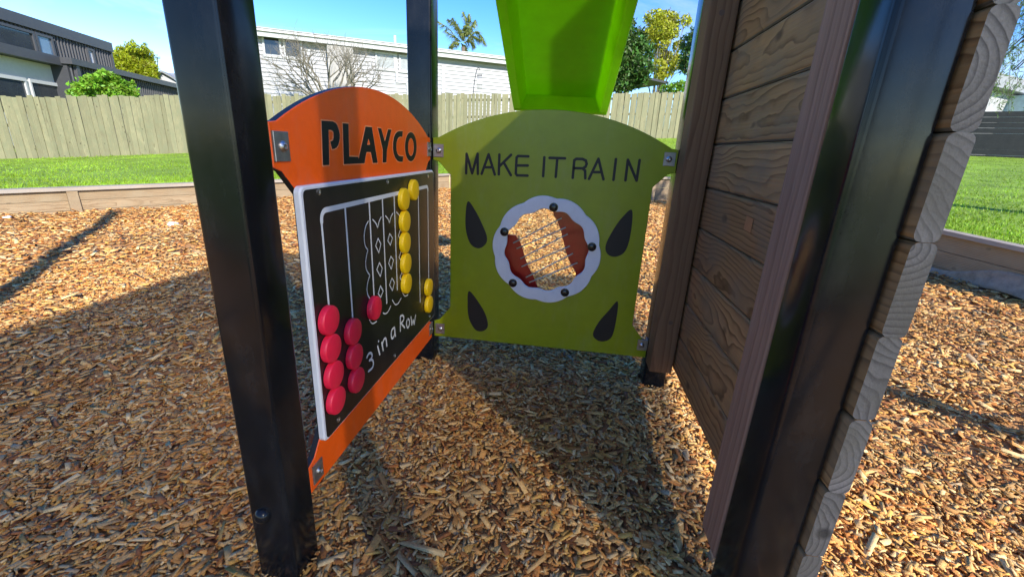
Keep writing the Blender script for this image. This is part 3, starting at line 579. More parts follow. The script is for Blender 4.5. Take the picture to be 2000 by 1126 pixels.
# ------------------------------------------------------------------ green play panel
yg = W+0.012; gp = empty('play_panel', ((XL+XR)/2, yg, 0.165)); to_g = rel(gp, lambda a, b, d: (a, yg+d, b))
wc = np.array(pY(cw([(548, 560)]), yg)[0]); r_out = (pY(cw([(1010, 560)]), yg)[0][0]-pY(cw([(88, 560)]), yg)[0][0])/2; r_in = r_out*0.755
OUT_G = panel_outline(XL+0.004, XR-0.004, 0.168, 1.152, 0.084, 1.287)
prism('panel', [OUT_G, [(wc[0]+r_out*0.86*math.cos(t), wc[1]+r_out*0.86*math.sin(t)) for t in np.linspace(0, 2*math.pi, 40, endpoint=False)]], to_g, 0.019, [greenp, core], gp, 0.002)
tag(gp, 'green arched play panel reading MAKE IT RAIN with teardrops and a flower shaped window', 'play panel')
G5 = lambda p: pY(c5(p), yg)
rain = [[(105, 300), (110, 105), (165, 300), (220, 105), (222, 305)], [(260, 305), (330, 110), (392, 312)], [(300, 240), (360, 240)], [(432, 310), (438, 112)], [(555, 115), (440, 228)], [(482, 192), (553, 318)], [(728, 130), (625, 127), (610, 142), (602, 300), (615, 320), (720, 323)], [(605, 222), (722, 222)], [(888, 140), (876, 328)], [(940, 145), (1095, 150)], [(1018, 150), (1002, 335)], [(1172, 345), (1188, 170), (1208, 155), (1270, 157), (1303, 172), (1312, 205), (1300, 235), (1272, 250), (1185, 248)], [(1270, 250), (1296, 272), (1298, 350)], [(1335, 355), (1430, 155), (1480, 360)], [(1375, 288), (1460, 288)], [(1605, 158), (1580, 365)], [(1700, 370), (1725, 165), (1812, 372), (1842, 168)]]
for g_ in ((0,), (1, 2), (3, 4, 5), (6, 7), (8,), (9, 10), (11, 12), (13, 14), (15,), (16,)): ribbons('letter', [G5(rain[i]) for i in g_], 0.0118, to_g, inkb, gp, 0.0006)
drops = [[(178, 410), (168, 480), (172, 540), (190, 588), (222, 605), (250, 590), (258, 560), (240, 510), (210, 450)], [(860, 447), (820, 475), (780, 530), (750, 592), (757, 628), (790, 640), (830, 618), (853, 550)], [(185, 782), (177, 830), (182, 893), (207, 940), (235, 949), (258, 935), (259, 903), (238, 852)], [(800, 825), (765, 860), (720, 912), (697, 960), (714, 985), (745, 990), (776, 970), (794, 900)]]
for d in drops:
    P2 = pY(c6(d), yg); tip = P2[0]; body = smoothline([P2[-1]]+P2[1:-1][::1]+[P2[-1]], 4) if False else smoothline(P2, 5, True)
    body = [b for b in body]; flat('teardrop', [[tuple(b) for b in body]], to_g, inkb, gp, 0.0008)
def scallop(r, amp, n, ph, k=140, p=1.0): return [(wc[0]+(r-amp+amp*abs(math.cos(n/2*(t+ph)))**p)*math.cos(t), wc[1]+(r-amp+amp*abs(math.cos(n/2*(t+ph)))**p)*math.sin(t)) for t in np.linspace(0, 2*math.pi, k, endpoint=False)]
wn = prism('window_ring', [scallop(r_out, r_out*0.045, 10, 0.12, p=0.8), [(wc[0]+(r_in+r_in*0.028*math.sin(12*t))*math.cos(t), wc[1]+(r_in+r_in*0.028*math.sin(12*t))*math.sin(t)) for t in np.linspace(0, 2*math.pi, 140, endpoint=False)]], lambda a, b, d: to_g(a, b, d-0.012), 0.0118, [white, white], gp, 0.0025)
for q in ((612, 193), (935, 527), (707, 912), (267, 832), (196, 400)):
    a, b = pY(cw([q]), yg-0.012)[0]; lathe('bolt', to_g(a, b, -0.0118), (0, -1, 0), [(0, 0.0205), (0.004, 0.0205), (0.0045, 0.016), (0.013, 0.015), (0.015, 0.011), (0.0155, 0.002)], pbr('black_bolt', (0.012, 0.012, 0.013), 0.25, 0.2), wn, 6 if False else 16)
# glass, drum plates, wires behind the ring
glass = bpy.data.materials.new('clear_acrylic'); glass.use_nodes = True; n_ = glass.node_tree.nodes; l_ = glass.node_tree.links; n_.remove(n_['Principled BSDF'])
tr_ = n_.new('ShaderNodeBsdfTransparent'); tr_.inputs[0].default_value = (0.95, 0.97, 0.95, 1); gl_ = n_.new('ShaderNodeBsdfGlossy'); gl_.inputs['Roughness'].default_value = 0.06; fr_ = n_.new('ShaderNodeFresnel'); fr_.inputs[0].default_value = 1.2; ms_ = n_.new('ShaderNodeMixShader')
l_.new(fr_.outputs[0], ms_.inputs[0]); l_.new(tr_.outputs[0], ms_.inputs[1]); l_.new(gl_.outputs[0], ms_.inputs[2]); l_.new(ms_.outputs[0], n_['Material Output'].inputs[0])
circ = lambda r, k=40: [(wc[0]+r*math.cos(t), wc[1]+r*math.sin(t)) for t in np.linspace(0, 2*math.pi, k, endpoint=False)]
prism('pane', [circ(r_out*0.85)], lambda a, b, d: to_g(a, b, d+0.002), 0.004, [glass, glass], gp)
yd = yg+0.055
lpoly = [(440, 235), (420, 283), (335, 300), (285, 340), (272, 385), (290, 430), (330, 490), (352, 555), (372, 625), (400, 700), (440, 775), (478, 868), (540, 925), (480, 960), (300, 900), (150, 700), (120, 500), (180, 330), (300, 210), (420, 190)]
lpoly = [(290, 430), (330, 490), (352, 555), (372, 625), (400, 700), (440, 775), (478, 868), (500, 930), (420, 960), (300, 900), (170, 760), (120, 600), (130, 470), (200, 420)]
rpoly = [(600, 200), (615, 262), (645, 310), (675, 400), (700, 500), (715, 570), (745, 650), (795, 735), (802, 780), (860, 790), (930, 640), (950, 500), (900, 350), (800, 230), (690, 180)]
for k, pp in enumerate((lpoly, rpoly)): prism('drum_plate', [pY(cw(pp), yd)], rel(gp, lambda a, b, d: (a, yd+d, b)), 0.006, [redd, redd], gp)
for a, b in (((270, 495), (680, 285)), ((298, 543), (716, 363)), ((330, 628), (732, 418)), ((340, 695), (750, 520)), ((378, 785), (775, 583)), ((405, 828), (815, 662))):
    p0, p1 = [onY(cw([q])[0], yg+0.045) for q in (a, b)]; tubeobj('wire', [p0-np.array(gp.location), p1-np.array(gp.location)], 0.0034, pbr('bright_wire', (0.75, 0.74, 0.72), 0.4, 0.05), gp, 6)
for sgn in (1,):
    V, F = [], []; k = 48
    for j, (r, d) in enumerate(((r_out*0.862, 0.02), (r_out*0.862, 0.075), (r_out*0.845, 0.075), (r_out*0.845, 0.02))):
        V += [to_g(wc[0]+r*math.cos(t), wc[1]+r*math.sin(t), d) for t in np.linspace(0, 2*math.pi, k, endpoint=False)]
    for j in range(4):
        for i in range(k): F.append((j*k+i, j*k+(i+1) % k, ((j+1) % 4)*k+(i+1) % k, ((j+1) % 4)*k+i))
    mesh('drum_rim', V, F, redd, gp, smooth=True)
for q, sd in (((857, 294), -1), ((1307, 311), 1), ((860, 641), -1), ((1254, 673), 1)):
    a, b = pY([q], yg)[0]; a = max(XL+0.026, min(XR-0.027, a)); bracket(gp, to_g, a, b, 0.046, 0.056, sd)
# ------------------------------------------------------------------ slide
sd_ = empty('slide', (-0.07, 1.30, 1.765)); tag(sd_, 'lime green plastic slide chute seen from beneath above the green panel', 'slide')
TopP, BotP = np.array([onY((1104, 0), 1.37)[0], 1.37, onY((1104, 0), 1.37)[2]]), np.array([onY((1093, 221), 2.31)[0], 2.31, onY((1093, 221), 2.31)[2]])
ax = (BotP-TopP); LnS = np.linalg.norm(ax); ax /= LnS; xr_ = np.array([1., 0, 0]); nu = np.cross(xr_, ax); nu /= np.linalg.norm(nu); xr_ = np.cross(ax, nu)*1.0
if xr_[0] < 0: xr_ = -xr_
sec = [(-0.31, 0.26), (-0.31, 0.0), (-0.262, 0.0), (-0.228, 0.10), (0.228, 0.10), (0.262, 0.0), (0.31, 0.0), (0.31, 0.26), (0.285, 0.275), (0.24, 0.116), (-0.24, 0.116), (-0.285, 0.275)]
def ext(sec, s0, s1, name, bev=True):
    V = [TopP+ax*s+xr_*a+nu*b-np.array(sd_.location) for s in (s0, s1) for a, b in sec]; n = len(sec)
    F = [(i, (i+1) % n, n+(i+1) % n, n+i) for i in range(n)]
    tr = [tuple(t) for t in tessellate_polygon([[Vector((a, b, 0)) for a, b in sec]])]; F += tr+[tuple(n+i for i in t) for t in tr]
    o = mesh(name, V, F, lime, sd_); 
    m = o.modifiers.new('bevel', 'BEVEL'); m.width = 0.008; m.segments = 2; m.limit_method = 'ANGLE'; return o
ext(sec, -0.12, LnS-0.028, 'chute'); ext([(-0.31, 0.0), (0.31, 0.0), (0.31, 0.13), (-0.31, 0.13)], LnS-0.027, LnS, 'end_wall')
# ------------------------------------------------------------------ paling fence
palm_ = wood('paling_pine', L(134, 130, 100), L(96, 91, 68), 'Z', 0.02, wear=L(116, 117, 90), wob=0.015)
pf = empty('paling_fence', (0, 0, 0)); tag(pf, 'long pale green timber paling fence across the back of the lawn', 'fence', )
pal_me = []
for k in range(5):
    h = 1.82; tz = [random.uniform(-0.012, 0.012) for _ in range(2)]; v, f = boxv(-0.071, 0.071, -0.011, 0.011, -0.12, h); v = [(x, y, z+(tz[0] if x < 0 else tz[1]) if z > 0 else z) for x, y, z in v]
    me = bpy.data.meshes.new('paling'); me.from_pydata(v, [], f); me.materials.append(palm_); bm = bmesh.new(); bm.from_mesh(me); bmesh.ops.recalc_face_normals(bm, faces=bm.faces); bm.to_mesh(me); bm.free(); pal_me.append(me)
ang = math.atan2(FD[1], FD[0]); t = 0.0; cnt = 0
while cnt < 298:
    q = F0+FD*t
    if q[0] > FEND[0]: break
    gap = -4.2 < q[0] < -0.3
    o = bpy.data.objects.new('paling', random.choice(pal_me)); COL.objects.link(o); o.parent = pf; dd = random.uniform(-0.006, 0.006)+(0.024 if cnt % 2 else 0)
    o.location = (q[0]+FD[1]*dd, q[1]-FD[0]*dd, fence_z(q[0])+random.uniform(-0.035, 0.03)); o.rotation_euler = (random.gauss(0, 0.004), random.gauss(0, 0.006), ang+random.gauss(0, 0.03)); o.scale = ((0.86 if gap else 1.0)*random.uniform(0.97, 1.01), 1, random.uniform(0.985, 1.01))
    t += 0.146 if gap else 0.141; cnt += 1
for zz in (0.3, 0.95, 1.55):
    V = []
    for q in (F0, FEND): 
        for dx, dz in ((0.03, 0), (0.08, 0), (0.08, 0.09), (0.03, 0.09)): V.append((q[0]-FD[1]*dx, q[1]+FD[0]*dx, fence_z(q[0])+zz+dz))
    V2 = []
    xs = np.linspace(F0[0], FEND[0], 14)
    for x in xs:
        for dx, dz in ((0.03, 0), (0.08, 0), (0.08, 0.09), (0.03, 0.09)): V2.append((x-FD[1]*dx, fence_y(x)+FD[0]*dx, fence_z(x)+zz+dz))
    Fz = [(i*4+a, i*4+(a+1) % 4, i*4+4+(a+1) % 4, i*4+4+a) for i in range(13) for a in range(4)]+[(0, 1, 2, 3), (52, 55, 54, 53)]
    mesh('rail', V2, Fz, palm_, pf)
# dark slatted fence on the right
dark = pbr('dark_stained_timber', (0.022, 0.020, 0.019), 0.6, 0.4, 5, 0.2); rf = empty('slat_fence', (RF0[0], RF0[1], 1.72)); dv = RF1-RF0; rf.rotation_euler = (0, 0, math.atan2(dv[1], dv[0])); LnF = np.hypot(*dv)
tag(rf, 'black horizontal board fence beyond the right lawn', 'fence')
for s in range(4):
    for k in range(9): box('board', s*LnF/4+0.01, (s+1)*LnF/4-0.01, 0, 0.03, -0.08+0.2*k+0.002, -0.08+0.2*(k+1)-random.uniform(-0.004, 0.006), dark, rf)
    box('post', s*LnF/4-0.05, s*LnF/4+0.05, 0.031, 0.13, -0.3, 1.7, dark, rf)
# ------------------------------------------------------------------ houses
class Facade:
    def __init__(s, q0, dist, vp):
        s.O = far(q0, dist); d = ray(*vp); s.d = np.array([d[0], d[1], 0]); s.d /= np.linalg.norm(s.d); s.n = np.array([s.d[1], -s.d[0], 0])   # n: right of d (towards the viewer when d runs right)
        if s.n @ (CAM-s.O) < 0: s.n = -s.n
    def uz(s, q):
        d = ray(*q); t = ((s.O-CAM) @ s.n)/(d @ s.n); p = CAM+d*t; return float((p-s.O) @ s.d), float(p[2])
    def P(s, u, z, out=0.): return s.O*np.array([1, 1, 0])+s.d*u+s.n*out+np.array([0, 0, z])
    def box(s, name, u0, u1, z0, z1, o0, o1, mat, parent):
        V = [s.P(u, z, o)-np.array(parent_loc(parent)) for u in (u0, u1) for o in (o0, o1) for z in (z0, z1)]; return mesh(name, V, boxv(0, 1, 0, 1, 0, 1)[1], mat, parent)
    def strip(s, name, prof, axis, a0, a1, mat, parent):
        """prof: list of (w,out); axis 'u': extruded along u, w is z ; axis 'z': extruded along z, w is u"""
        V = []
        for a in (a0, a1):
            for w, o in prof: V.append((s.P(a, w, o) if axis == 'u' else s.P(w, a, o))-np.array(parent_loc(parent)))
        n = len(prof); return mesh(name, V, [(i, i+1, n+i+1, n+i) for i in range(n-1)], mat, parent, recalc=False)
def parent_loc(p):
    l = np.array(p.location)
    while p.parent: p = p.parent; l = l+np.array(p.location)
    return l
whp = pbr('white_weatherboard', (0.36, 0.36, 0.365), 0.55, 0.05, 2); trim = pbr('white_trim', (0.46, 0.46, 0.455), 0.5, 0.03); roofm = pbr('pale_roof', (0.4, 0.4, 0.41), 0.5, 0.1)
pane_m = pbr('window_glass', (0.03, 0.035, 0.04), 0.06, 0.3, 1.0, spec=0.8); pane_l = pbr('frosted_window_glass', (0.30, 0.31, 0.30), 0.25, 0.2, 3.0, spec=0.6); curt = pbr('curtain', (0.5, 0.52, 0.54), 0.8)
cA = pbr('charcoal_cladding', (0.045, 0.046, 0.052), 0.5, 0.12, 1.5, spec=0.4); cT = pbr('charcoal_trim', (0.055, 0.056, 0.062), 0.45, 0.1)
# white weatherboard house
fw = Facade((500, 100), 28.0, (3624, 426)); wh = empty('weatherboard_house', tuple(fw.P(0, 0))); tag(wh, 'long white weatherboard house with low roof behind the paling fence', 'house')
uL = fw.uz((440, 100))[0]; uR = fw.uz((1150, 150))[0]; zE = fw.uz((700, 95))[1]; zTop = fw.uz((700, 70))[1]; zB = -0.5
bh = 0.20; prof = []
z = zB
while z < zE: prof += [(z, 0.055), (z+0.03, 0.055), (min(z+bh, zE), 0.012)]; z += bh
fw.strip('weatherboard_wall', prof, 'u', uL, uR, whp, wh); fw.box('wall_core', uL, uR, zB, zE, -6.0, -0.03, whp, wh)
fw.box('fascia', uL-0.4, uR+0.4, zE-0.02, zE+0.20, 0.45, 0.50, trim, wh); fw.box('soffit', uL-0.4, uR+0.4, zE+0.02, zE+0.05, -0.02, 0.448, trim, wh)
fw.box('gutter', uL-0.4, uR+0.4, zE+0.205, zE+0.31, 0.43, 0.60, pbr('gutter_paint', (0.62, 0.6, 0.58), 0.5, 0.05), wh)
V = [fw.P(u, z, o)-np.array(wh.location) for u in (uL-0.5, uR+0.5) for o, z in ((0.64, zE+0.315), (0.64, zE+0.36), (-6.5, zE+0.9), (-6.5, zE+0.85))]
mesh('roof', V, [(0, 1, 2, 3), (4, 7, 6, 5), (0, 4, 5, 1), (1, 5, 6, 2), (2, 6, 7, 3), (3, 7, 4, 0)], roofm, wh)
def window(f, parent, q0, q1, pm, fr=0.09, trimm=None, depth=0.05):
    u0, z1 = f.uz(q0); u1, z0 = f.uz(q1); w = empty('window', tuple(f.P((u0+u1)/2, z0)-parent_loc(parent))); w.parent = parent; tm = trimm or trim
    f.box('pane', u0, u1, z0, z1, 0.058, 0.066, pm, w)
    for a0, a1, b0, b1 in ((u0-fr, u0, z0-fr, z1+fr), (u1, u1+fr, z0-fr, z1+fr), (u0, u1, z1, z1+fr), (u0, u1, z0-fr, z0)): f.box('frame', a0, a1, b0, b1, 0.057, 0.065+depth, tm, w)
    f.box('sill', u0-fr*1.3, u1+fr*1.3, z0-fr*1.5, z0-fr-0.002, 0.02, 0.10, tm, w); return w
window(fw, wh, (515, 68), (548, 109), pane_m); window(fw, wh, (556, 72), (589, 113), pane_m); window(fw, wh, (736, 105), (769, 135), pane_l); window(fw, wh, (782, 111), (800, 139), pane_l); window(fw, wh, (430, 60), (470, 100), pane_m)
u = fw.uz((773, 100))[0]; fw.box('downpipe', u-0.05, u+0.05, fw.uz((773, 158))[1], zE, 0.058, 0.11, trim, wh); u2 = fw.uz((797, 160))[0]; zz = fw.uz((773, 158))[1]; fw.box('downpipe', u-0.05, u2, zz-0.1, zz-0.003, 0.058, 0.11, trim, wh); fw.box('downpipe', u2-0.1, u2, zB, zz-0.103, 0.058, 0.11, trim, wh)
u0 = fw.uz((640, 100))[0]; u1 = fw.uz((690, 100))[0]; fw.box('chimney_breast', u0, u1, zB, zE-0.03, 0.058, 0.42, pbr('grey_render', (0.36, 0.34, 0.31), 0.8, 0.15, 3), wh)
u0 = fw.uz((862, 120))[0]; fw.box('corner_board', u0, u0+0.18, zB, zE-0.35, 0.058, 0.09, trim, wh)
q = fw.uz((773, 62)); tubeobj('vent_pipe', [fw.P(q[0], zE+0.4, -1.0)-np.array(wh.location), fw.P(q[0], zE+1.05, -1.0)-np.array(wh.location)], 0.08, trim, wh)
# dark two-storey house
fd = Facade((215, 110), 33.0, (833, 279)); dh = empty('corrugated_house', tuple(fd.P(0, 0))); tag(dh, 'dark grey corrugated two storey house with white lower wall at far left', 'house')
uR = 0.0; uL = fd.uz((-60, 60))[0]
zT = fd.uz((150, 82))[1]; zB2 = fd.uz((150, 119))[1]-0.3
def corr(f, name, u0, u1, z0, z1, out, mat, parent, pitch=0.19, amp=0.05):
    prof = []; u = u0
    while u < u1: prof += [(u, out), (u+pitch*0.55, out), (u+pitch*0.65, out+amp), (u+pitch*0.9, out+amp)]; u += pitch
    prof = [(min(a, u1), o) for a, o in prof]+[(u1, out)]; return f.strip(name, prof, 'z', z0, z1, mat, parent)
corr(fd, 'corrugated_wall', uL, uR, zB2, zT, 0.0, cA, dh); fd.box('wall_core', uL, uR, zB2, zT, -7, -0.02, cA, dh)
fd.box('fascia', uL-0.1, uR+0.12, zT-0.02, zT+0.42, -7.1, 0.14, cT, dh); fd.box('corner_trim', uR-0.02, uR+0.10, zB2, zT-0.03, -0.2, 0.08, cT, dh)
window(fd, dh, (-40, 62-22), (64, 100), pane_m, 0.07, cT, 0.09) if False else None
def win2(q0, q1, pm): window(fd, dh, q0, q1, pm, 0.10, cT, 0.10)
w_u0 = fd.uz((-50, 70))[0]; zW1 = fd.uz((30, 58))[1]; zW0 = fd.uz((30, 91))[1]
def winu(u0, u1, z0, z1, pm):
    w = empty('window', tuple(fd.P((u0+u1)/2, z0)-parent_loc(dh))); w.parent = dh; fr = 0.1
    fd.box('pane', u0, u1, z0, z1, 0.056, 0.066, pm, w)
    for a0, a1, b0, b1 in ((u0-fr, u0, z0-fr, z1+fr), (u1, u1+fr, z0-fr, z1+fr), (u0, u1, z1, z1+fr), (u0, u1, z0-fr, z0)): fd.box('frame', a0, a1, b0, b1, 0.055, 0.13, cT, w)
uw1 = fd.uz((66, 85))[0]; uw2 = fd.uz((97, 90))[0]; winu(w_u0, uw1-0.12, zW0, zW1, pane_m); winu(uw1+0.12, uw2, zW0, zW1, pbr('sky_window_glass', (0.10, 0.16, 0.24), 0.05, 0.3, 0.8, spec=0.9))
a = fd.uz((168, 98)); b = fd.uz((181, 124)); winu(a[0], b[0], b[1], a[1], curt)
# lower white wing in front
fl = Facade((130, 130), 30.6, (833, 279)); uE = fl.uz((133, 130))[0]; uL2 = fl.uz((-70, 100))[0]; zG = fl.uz((65, 120))[1]
fl.box('lower_wall', uL2, uE-0.5, -0.3, zG-0.02, -2.2, 0, pbr('cream_board_wall', (0.5, 0.49, 0.44), 0.6, 0.05), dh)
fl.box('lower_fascia', uL2, uE+0.25, zG, zG+0.36, -2.1, 0.5, cT, dh); fl.box('pier', uE-0.47, uE+0.1, -0.3, zG-0.003, -2.1, 0.1, cT, dh)
z1 = fl.uz((40, 158))[1]
for qa, qb in ((-60, 49), (56, 128)):
    w = empty('window', tuple(fl.P(0, 0)-parent_loc(dh))); w.parent = dh; u0 = fl.uz((qa, 165))[0]; u1 = min(fl.uz((qb, 165))[0], uE-0.55); z0 = z1-1.25
    fl.box('pane', u0+0.08, u1-0.08, z0, z1, 0.002, 0.02, pane_m, w); fl.box('frame', u0, u0+0.078, z0, z1, 0.001, 0.08, trim, w); fl.box('frame', u1-0.078, u1, z0, z1, 0.001, 0.08, trim, w); fl.box('frame', u0, u1, z1+0.002, z1+0.14, 0.001, 0.09, trim, w)
# low dark shed running right from it
fs = Facade((140, 150), 29.5, (833, 279)); sh = empty('corrugated_shed', tuple(fs.P(0, 0))); tag(sh, 'low dark corrugated garage between the two storey house and the paling fence', 'shed')
ua = fs.uz((137, 150))[0]; ub = fs.uz((395, 190))[0]; zS = fs.uz((250, 152))[1]
corr(fs, 'corrugated_wall', ua, ub, -0.3, zS, 0.0, cA, sh); fs.box('wall_core', ua, ub, -0.3, zS, -4, -0.02, cA, sh); fs.box('roof_edge', ua-0.1, ub+0.1, zS+0.002, zS+0.26, -4.1, 0.28, cT, sh)
q = fs.uz((147, 150)); fs.box('downpipe', q[0]-0.1, q[0]+0.1, -0.3, zS, 0.06, 0.2, cT, sh)
# small hip roof house between
fh = Facade((300, 150), 46.0, (2600, 380)); hh = empty('gabled_house', tuple(fh.P(0, 0))); tag(hh, 'small white gabled house with grey roof beside the golden conifer', 'house')
A = lambda q: fh.uz(q); g0, g1, g2 = A((285, 156)), A((315, 140)), A((352, 165))
V = [fh.P(*A((283, 172)), 0.0), fh.P(*g1, 0.0), fh.P(*A((372, 178)), 0.0), fh.P(A((372, 178))[0], -1, 0), fh.P(A((283, 172))[0], -1, 0)]; V = V+[v-fh.n*5 for v in V]; V = [v-np.array(hh.location) for v in V]
mesh('wall', V, [(0, 1, 2, 3, 4), (5, 9, 8, 7, 6), (0, 5, 6, 1), (1, 6, 7, 2), (2, 7, 8, 3), (3, 8, 9, 4), (4, 9, 5, 0)], whp, hh)
ra, rb, rc, rd = fh.P(*A((262, 147)), -3), fh.P(*A((308, 130)), -4), fh.P(*A((400, 135)), -4), fh.P(*A((283, 158)), 0.3); re_ = fh.P(*A((316, 138)), 0.3); rg = fh.P(*A((380, 174)), 0.3)
rl = lambda P: [p-np.array(hh.location) for p in P]
o = mesh('roof', rl([ra, rb, rc, rg, re_, rd]), [(0, 1, 4, 5), (1, 2, 3, 4)], pbr('grey_tile_roof', (0.24, 0.25, 0.26), 0.7, 0.15, 4), hh); m_ = o.modifiers.new('t', 'SOLIDIFY'); m_.thickness = 0.15
# carport and right-hand white house
fc = Facade((1270, 165), 29.0, (2600, 380)); cp = empty('carport', tuple(fc.P(0, 0))); tag(cp, 'dark carport roof under the trees behind the right end of the paling fence', 'carport')
a, b = fc.uz((1225, 160)), fc.uz((1305, 160))
V = [fc.P(a[0], fc.uz((1235, 148))[1], 0), fc.P(b[0], fc.uz((1300, 163))[1], 0), fc.P(b[0], fc.uz((1300, 166))[1], -4), fc.P(a[0], fc.uz((1235, 152))[1], -4)]; o = mesh('roof', [v-np.array(cp.location) for v in V], [(0, 1, 2, 3)], cA, cp); m_ = o.modifiers.new('t', 'SOLIDIFY'); m_.thickness = 0.12
for u in (a[0]+0.2, b[0]-0.2): fc.box('post', u-0.06, u+0.06, 0.2, fc.uz((1285, 166))[1]-0.1 if u > a[0]+1 else fc.uz((1240, 152))[1]-0.1, -0.3, -0.18, trim, cp)
fr2 = Facade((1930, 200), 34.0, (2900, 395)); r2 = empty('rendered_house', tuple(fr2.P(0, 0))); tag(r2, 'white rendered house with grey roof behind the black board fence', 'house')
a = fr2.uz((1850, 190)); b = fr2.uz((2060, 190)); zt = fr2.uz((1940, 176))[1]; fr2.box('wall', a[0], b[0], 0.5, zt, -6, 0, whp, r2); fr2.box('roof', a[0]-0.3, b[0]+0.3, zt+0.003, zt+0.6, -6.3, 0.5, pbr('grey_tile_roof', (0.24, 0.25, 0.26)), r2)
a = fr2.uz((1975, 180)); fr2.box('side_wall', a[0], b[0]+2, 0.5, zt-0.1, 0.002, 2.0, pbr('pale_blue_wall', (0.45, 0.55, 0.58), 0.6), r2)
# ------------------------------------------------------------------ vegetation
def leafmat(name, c, isl=0.45, tr=0.35): return pbr(name, c, 0.55, 0.25, 0.8, trans=tr, island=isl)
barkm = pbr('tree_bark', (0.13, 0.10, 0.075), 0.9, 0.3, 6, 0.6); palebark = pbr('lichen_bark', (0.17, 0.15, 0.11), 0.9, 0.4, 8, 0.5)
def leaves(name, blobs, n, size, mat, parent, aspect=0.5, droop=0.0, shell=0.45):
    vol = np.array([b[3]*b[4]*b[5] for b in blobs])**0.75; pr = vol/vol.sum(); idx = rng.choice(len(blobs), n, p=pr); B = np.array(blobs)[idx]
    d = rng.normal(0, 1, (n, 3)); d /= np.linalg.norm(d, axis=1)[:, None]; r = rng.uniform(shell, 1, n)**0.6*(1+0.12*rng.normal(0, 1, n)); c = B[:, :3]+d*B[:, 3:6]*r[:, None]
    u = rng.normal(0, 1, (n, 3)); u[:, 2] -= droop*2; u /= np.linalg.norm(u, axis=1)[:, None]; w = np.cross(u, rng.normal(0, 1, (n, 3))); w /= np.linalg.norm(w, axis=1)[:, None]; s = size*rng.uniform(0.6, 1.3, n)
    a = u*s[:, None]; b = w*(s*aspect)[:, None]; V = np.stack([c-a*0.5, c+b*0.5, c+a*0.5, c-b*0.5], 1).reshape(-1, 3)-np.array(parent.location)
    me = bpy.data.meshes.new(name); me.vertices.add(4*n); me.vertices.foreach_set('co', V.reshape(-1)); me.loops.add(4*n); me.loops.foreach_set('vertex_index', np.arange(4*n, dtype=np.int32)); me.polygons.add(n); me.polygons.foreach_set('loop_start', np.arange(0, 4*n, 4, dtype=np.int32)); me.update(calc_edges=True); me.materials.append(mat)
    o = bpy.data.objects.new(name, me); COL.objects.link(o); o.parent = parent; return o
def blobset(c, R, k, r0, r1, flat=1.0):
    out = []
    for _ in range(k):
        d = rng.normal(0, 1, 3); d /= np.linalg.norm(d); rr = rng.uniform(0.35, 1.0); r = rng.uniform(r0, r1); p = np.array(c)+d*np.array(R)*rr; out.append((*p, r, r, r*flat))
    return out
def branch(V, F, p, d, ln, r, depth, spread, up, tips, nk=(2, 3), seg=5):
    pts = [p]; q = np.array(p, float); dd = np.array(d, float)
    for i in range(3): dd = dd+rng.normal(0, 0.13, 3)+np.array([0, 0, up]); dd /= np.linalg.norm(dd); q = q+dd*ln/3; pts.append(q.copy())
    tube(V, F, pts, [r, r*0.88, r*0.75, r*0.6], seg if depth > 1 else 3)
    tips.append(q)
    if depth <= 0: return
    for _ in range(random.randint(*nk)):
        nd_ = dd+rng.normal(0, spread, 3); nd_ /= np.linalg.norm(nd_); st = pts[random.choice((2, 3, 3))]; branch(V, F, st, nd_, ln*random.uniform(0.6, 0.85), r*0.58, depth-1, spread, up, tips, nk, seg)
def tree(name, label, cat, base, hgt, r, depth, spread, up, barkmat, mat=None, nleaf=0, lsize=0.2, brad=0.6, trunk=0.35, group=None, lean=(0, 0, 1), blobs=None, aspect=0.5, droop=0.0):
    e = empty(name, tuple(base)); V, F, tips = [], [], []
    branch(V, F, np.array([0., 0, -0.3]), lean, hgt*trunk+0.3, r, depth, spread, up, tips, (3, 4)); mesh('trunk', V, F, barkmat, e, smooth=True)
    if mat:
        bl = blobs or [(*(np.array(base)+t), brad, brad, brad*0.8) for t in tips]; leaves('crown', bl, nleaf, lsize, mat, e, aspect, droop)
    tag(e, label, cat, group); return e
def sc_at(q, dist): return dist*1.16/FPX      # metres per pixel, roughly
# golden conifer
c = far((258, 112), 44); s = sc_at(0, 44); bl = []
for cx, y0, y1, rw in ((236, 90, 150, 14), (257, 80, 150, 14), (283, 86, 150, 14), (270, 112, 150, 12), (226, 110, 150, 9), (294, 116, 150, 8), (246, 104, 150, 10)):
    for k in range(7):
        t = k/6; p = far((cx+random.uniform(-2, 2), y0+(y1-y0)*t), 44+random.uniform(-1, 1)); r = (2.2+rw*min(1, t*1.6)**0.8*0.75)*s*random.uniform(0.8, 1.1); bl.append((*p, r, r, r*0.95))
tree('conifer', 'golden green rounded conifer behind the dark corrugated house', 'tree', (c[0], c[1], 0.2), 4, 0.22, 2, 0.4, 0.2, barkm, leafmat('golden_conifer_leaf', L(150, 158, 18), 0.5), 24000, 0.24, blobs=bl, aspect=0.3, trunk=0.6)
# shrub behind the fence
c = far((200, 165), 23.6); s = sc_at(0, 23.6); bl = []
for qx, qy, r in ((165, 178, 18), (190, 168, 20), (212, 160, 16), (205, 148, 10), (232, 168, 15), (250, 178, 14), (175, 165, 12), (258, 163, 5), (198, 180, 18), (225, 180, 16), (145, 186, 10), (203, 142, 5), (187, 152, 6), (222, 150, 6), (160, 168, 6), (240, 160, 5), (214, 145, 5)): p = far((qx, qy), 23.6+random.uniform(-0.4, 0.4)); bl.append((*p, r*s*0.68, r*s*0.68, r*s*0.62))
tree('shrub', 'bright green leafy shrub rising above the left part of the paling fence', 'shrub', (c[0], c[1], 0.2), 3, 0.06, 1, 0.5, 0.15, barkm, leafmat('shrub_leaf', L(120, 160, 40)), 6000, 0.16, blobs=bl, trunk=0.4)
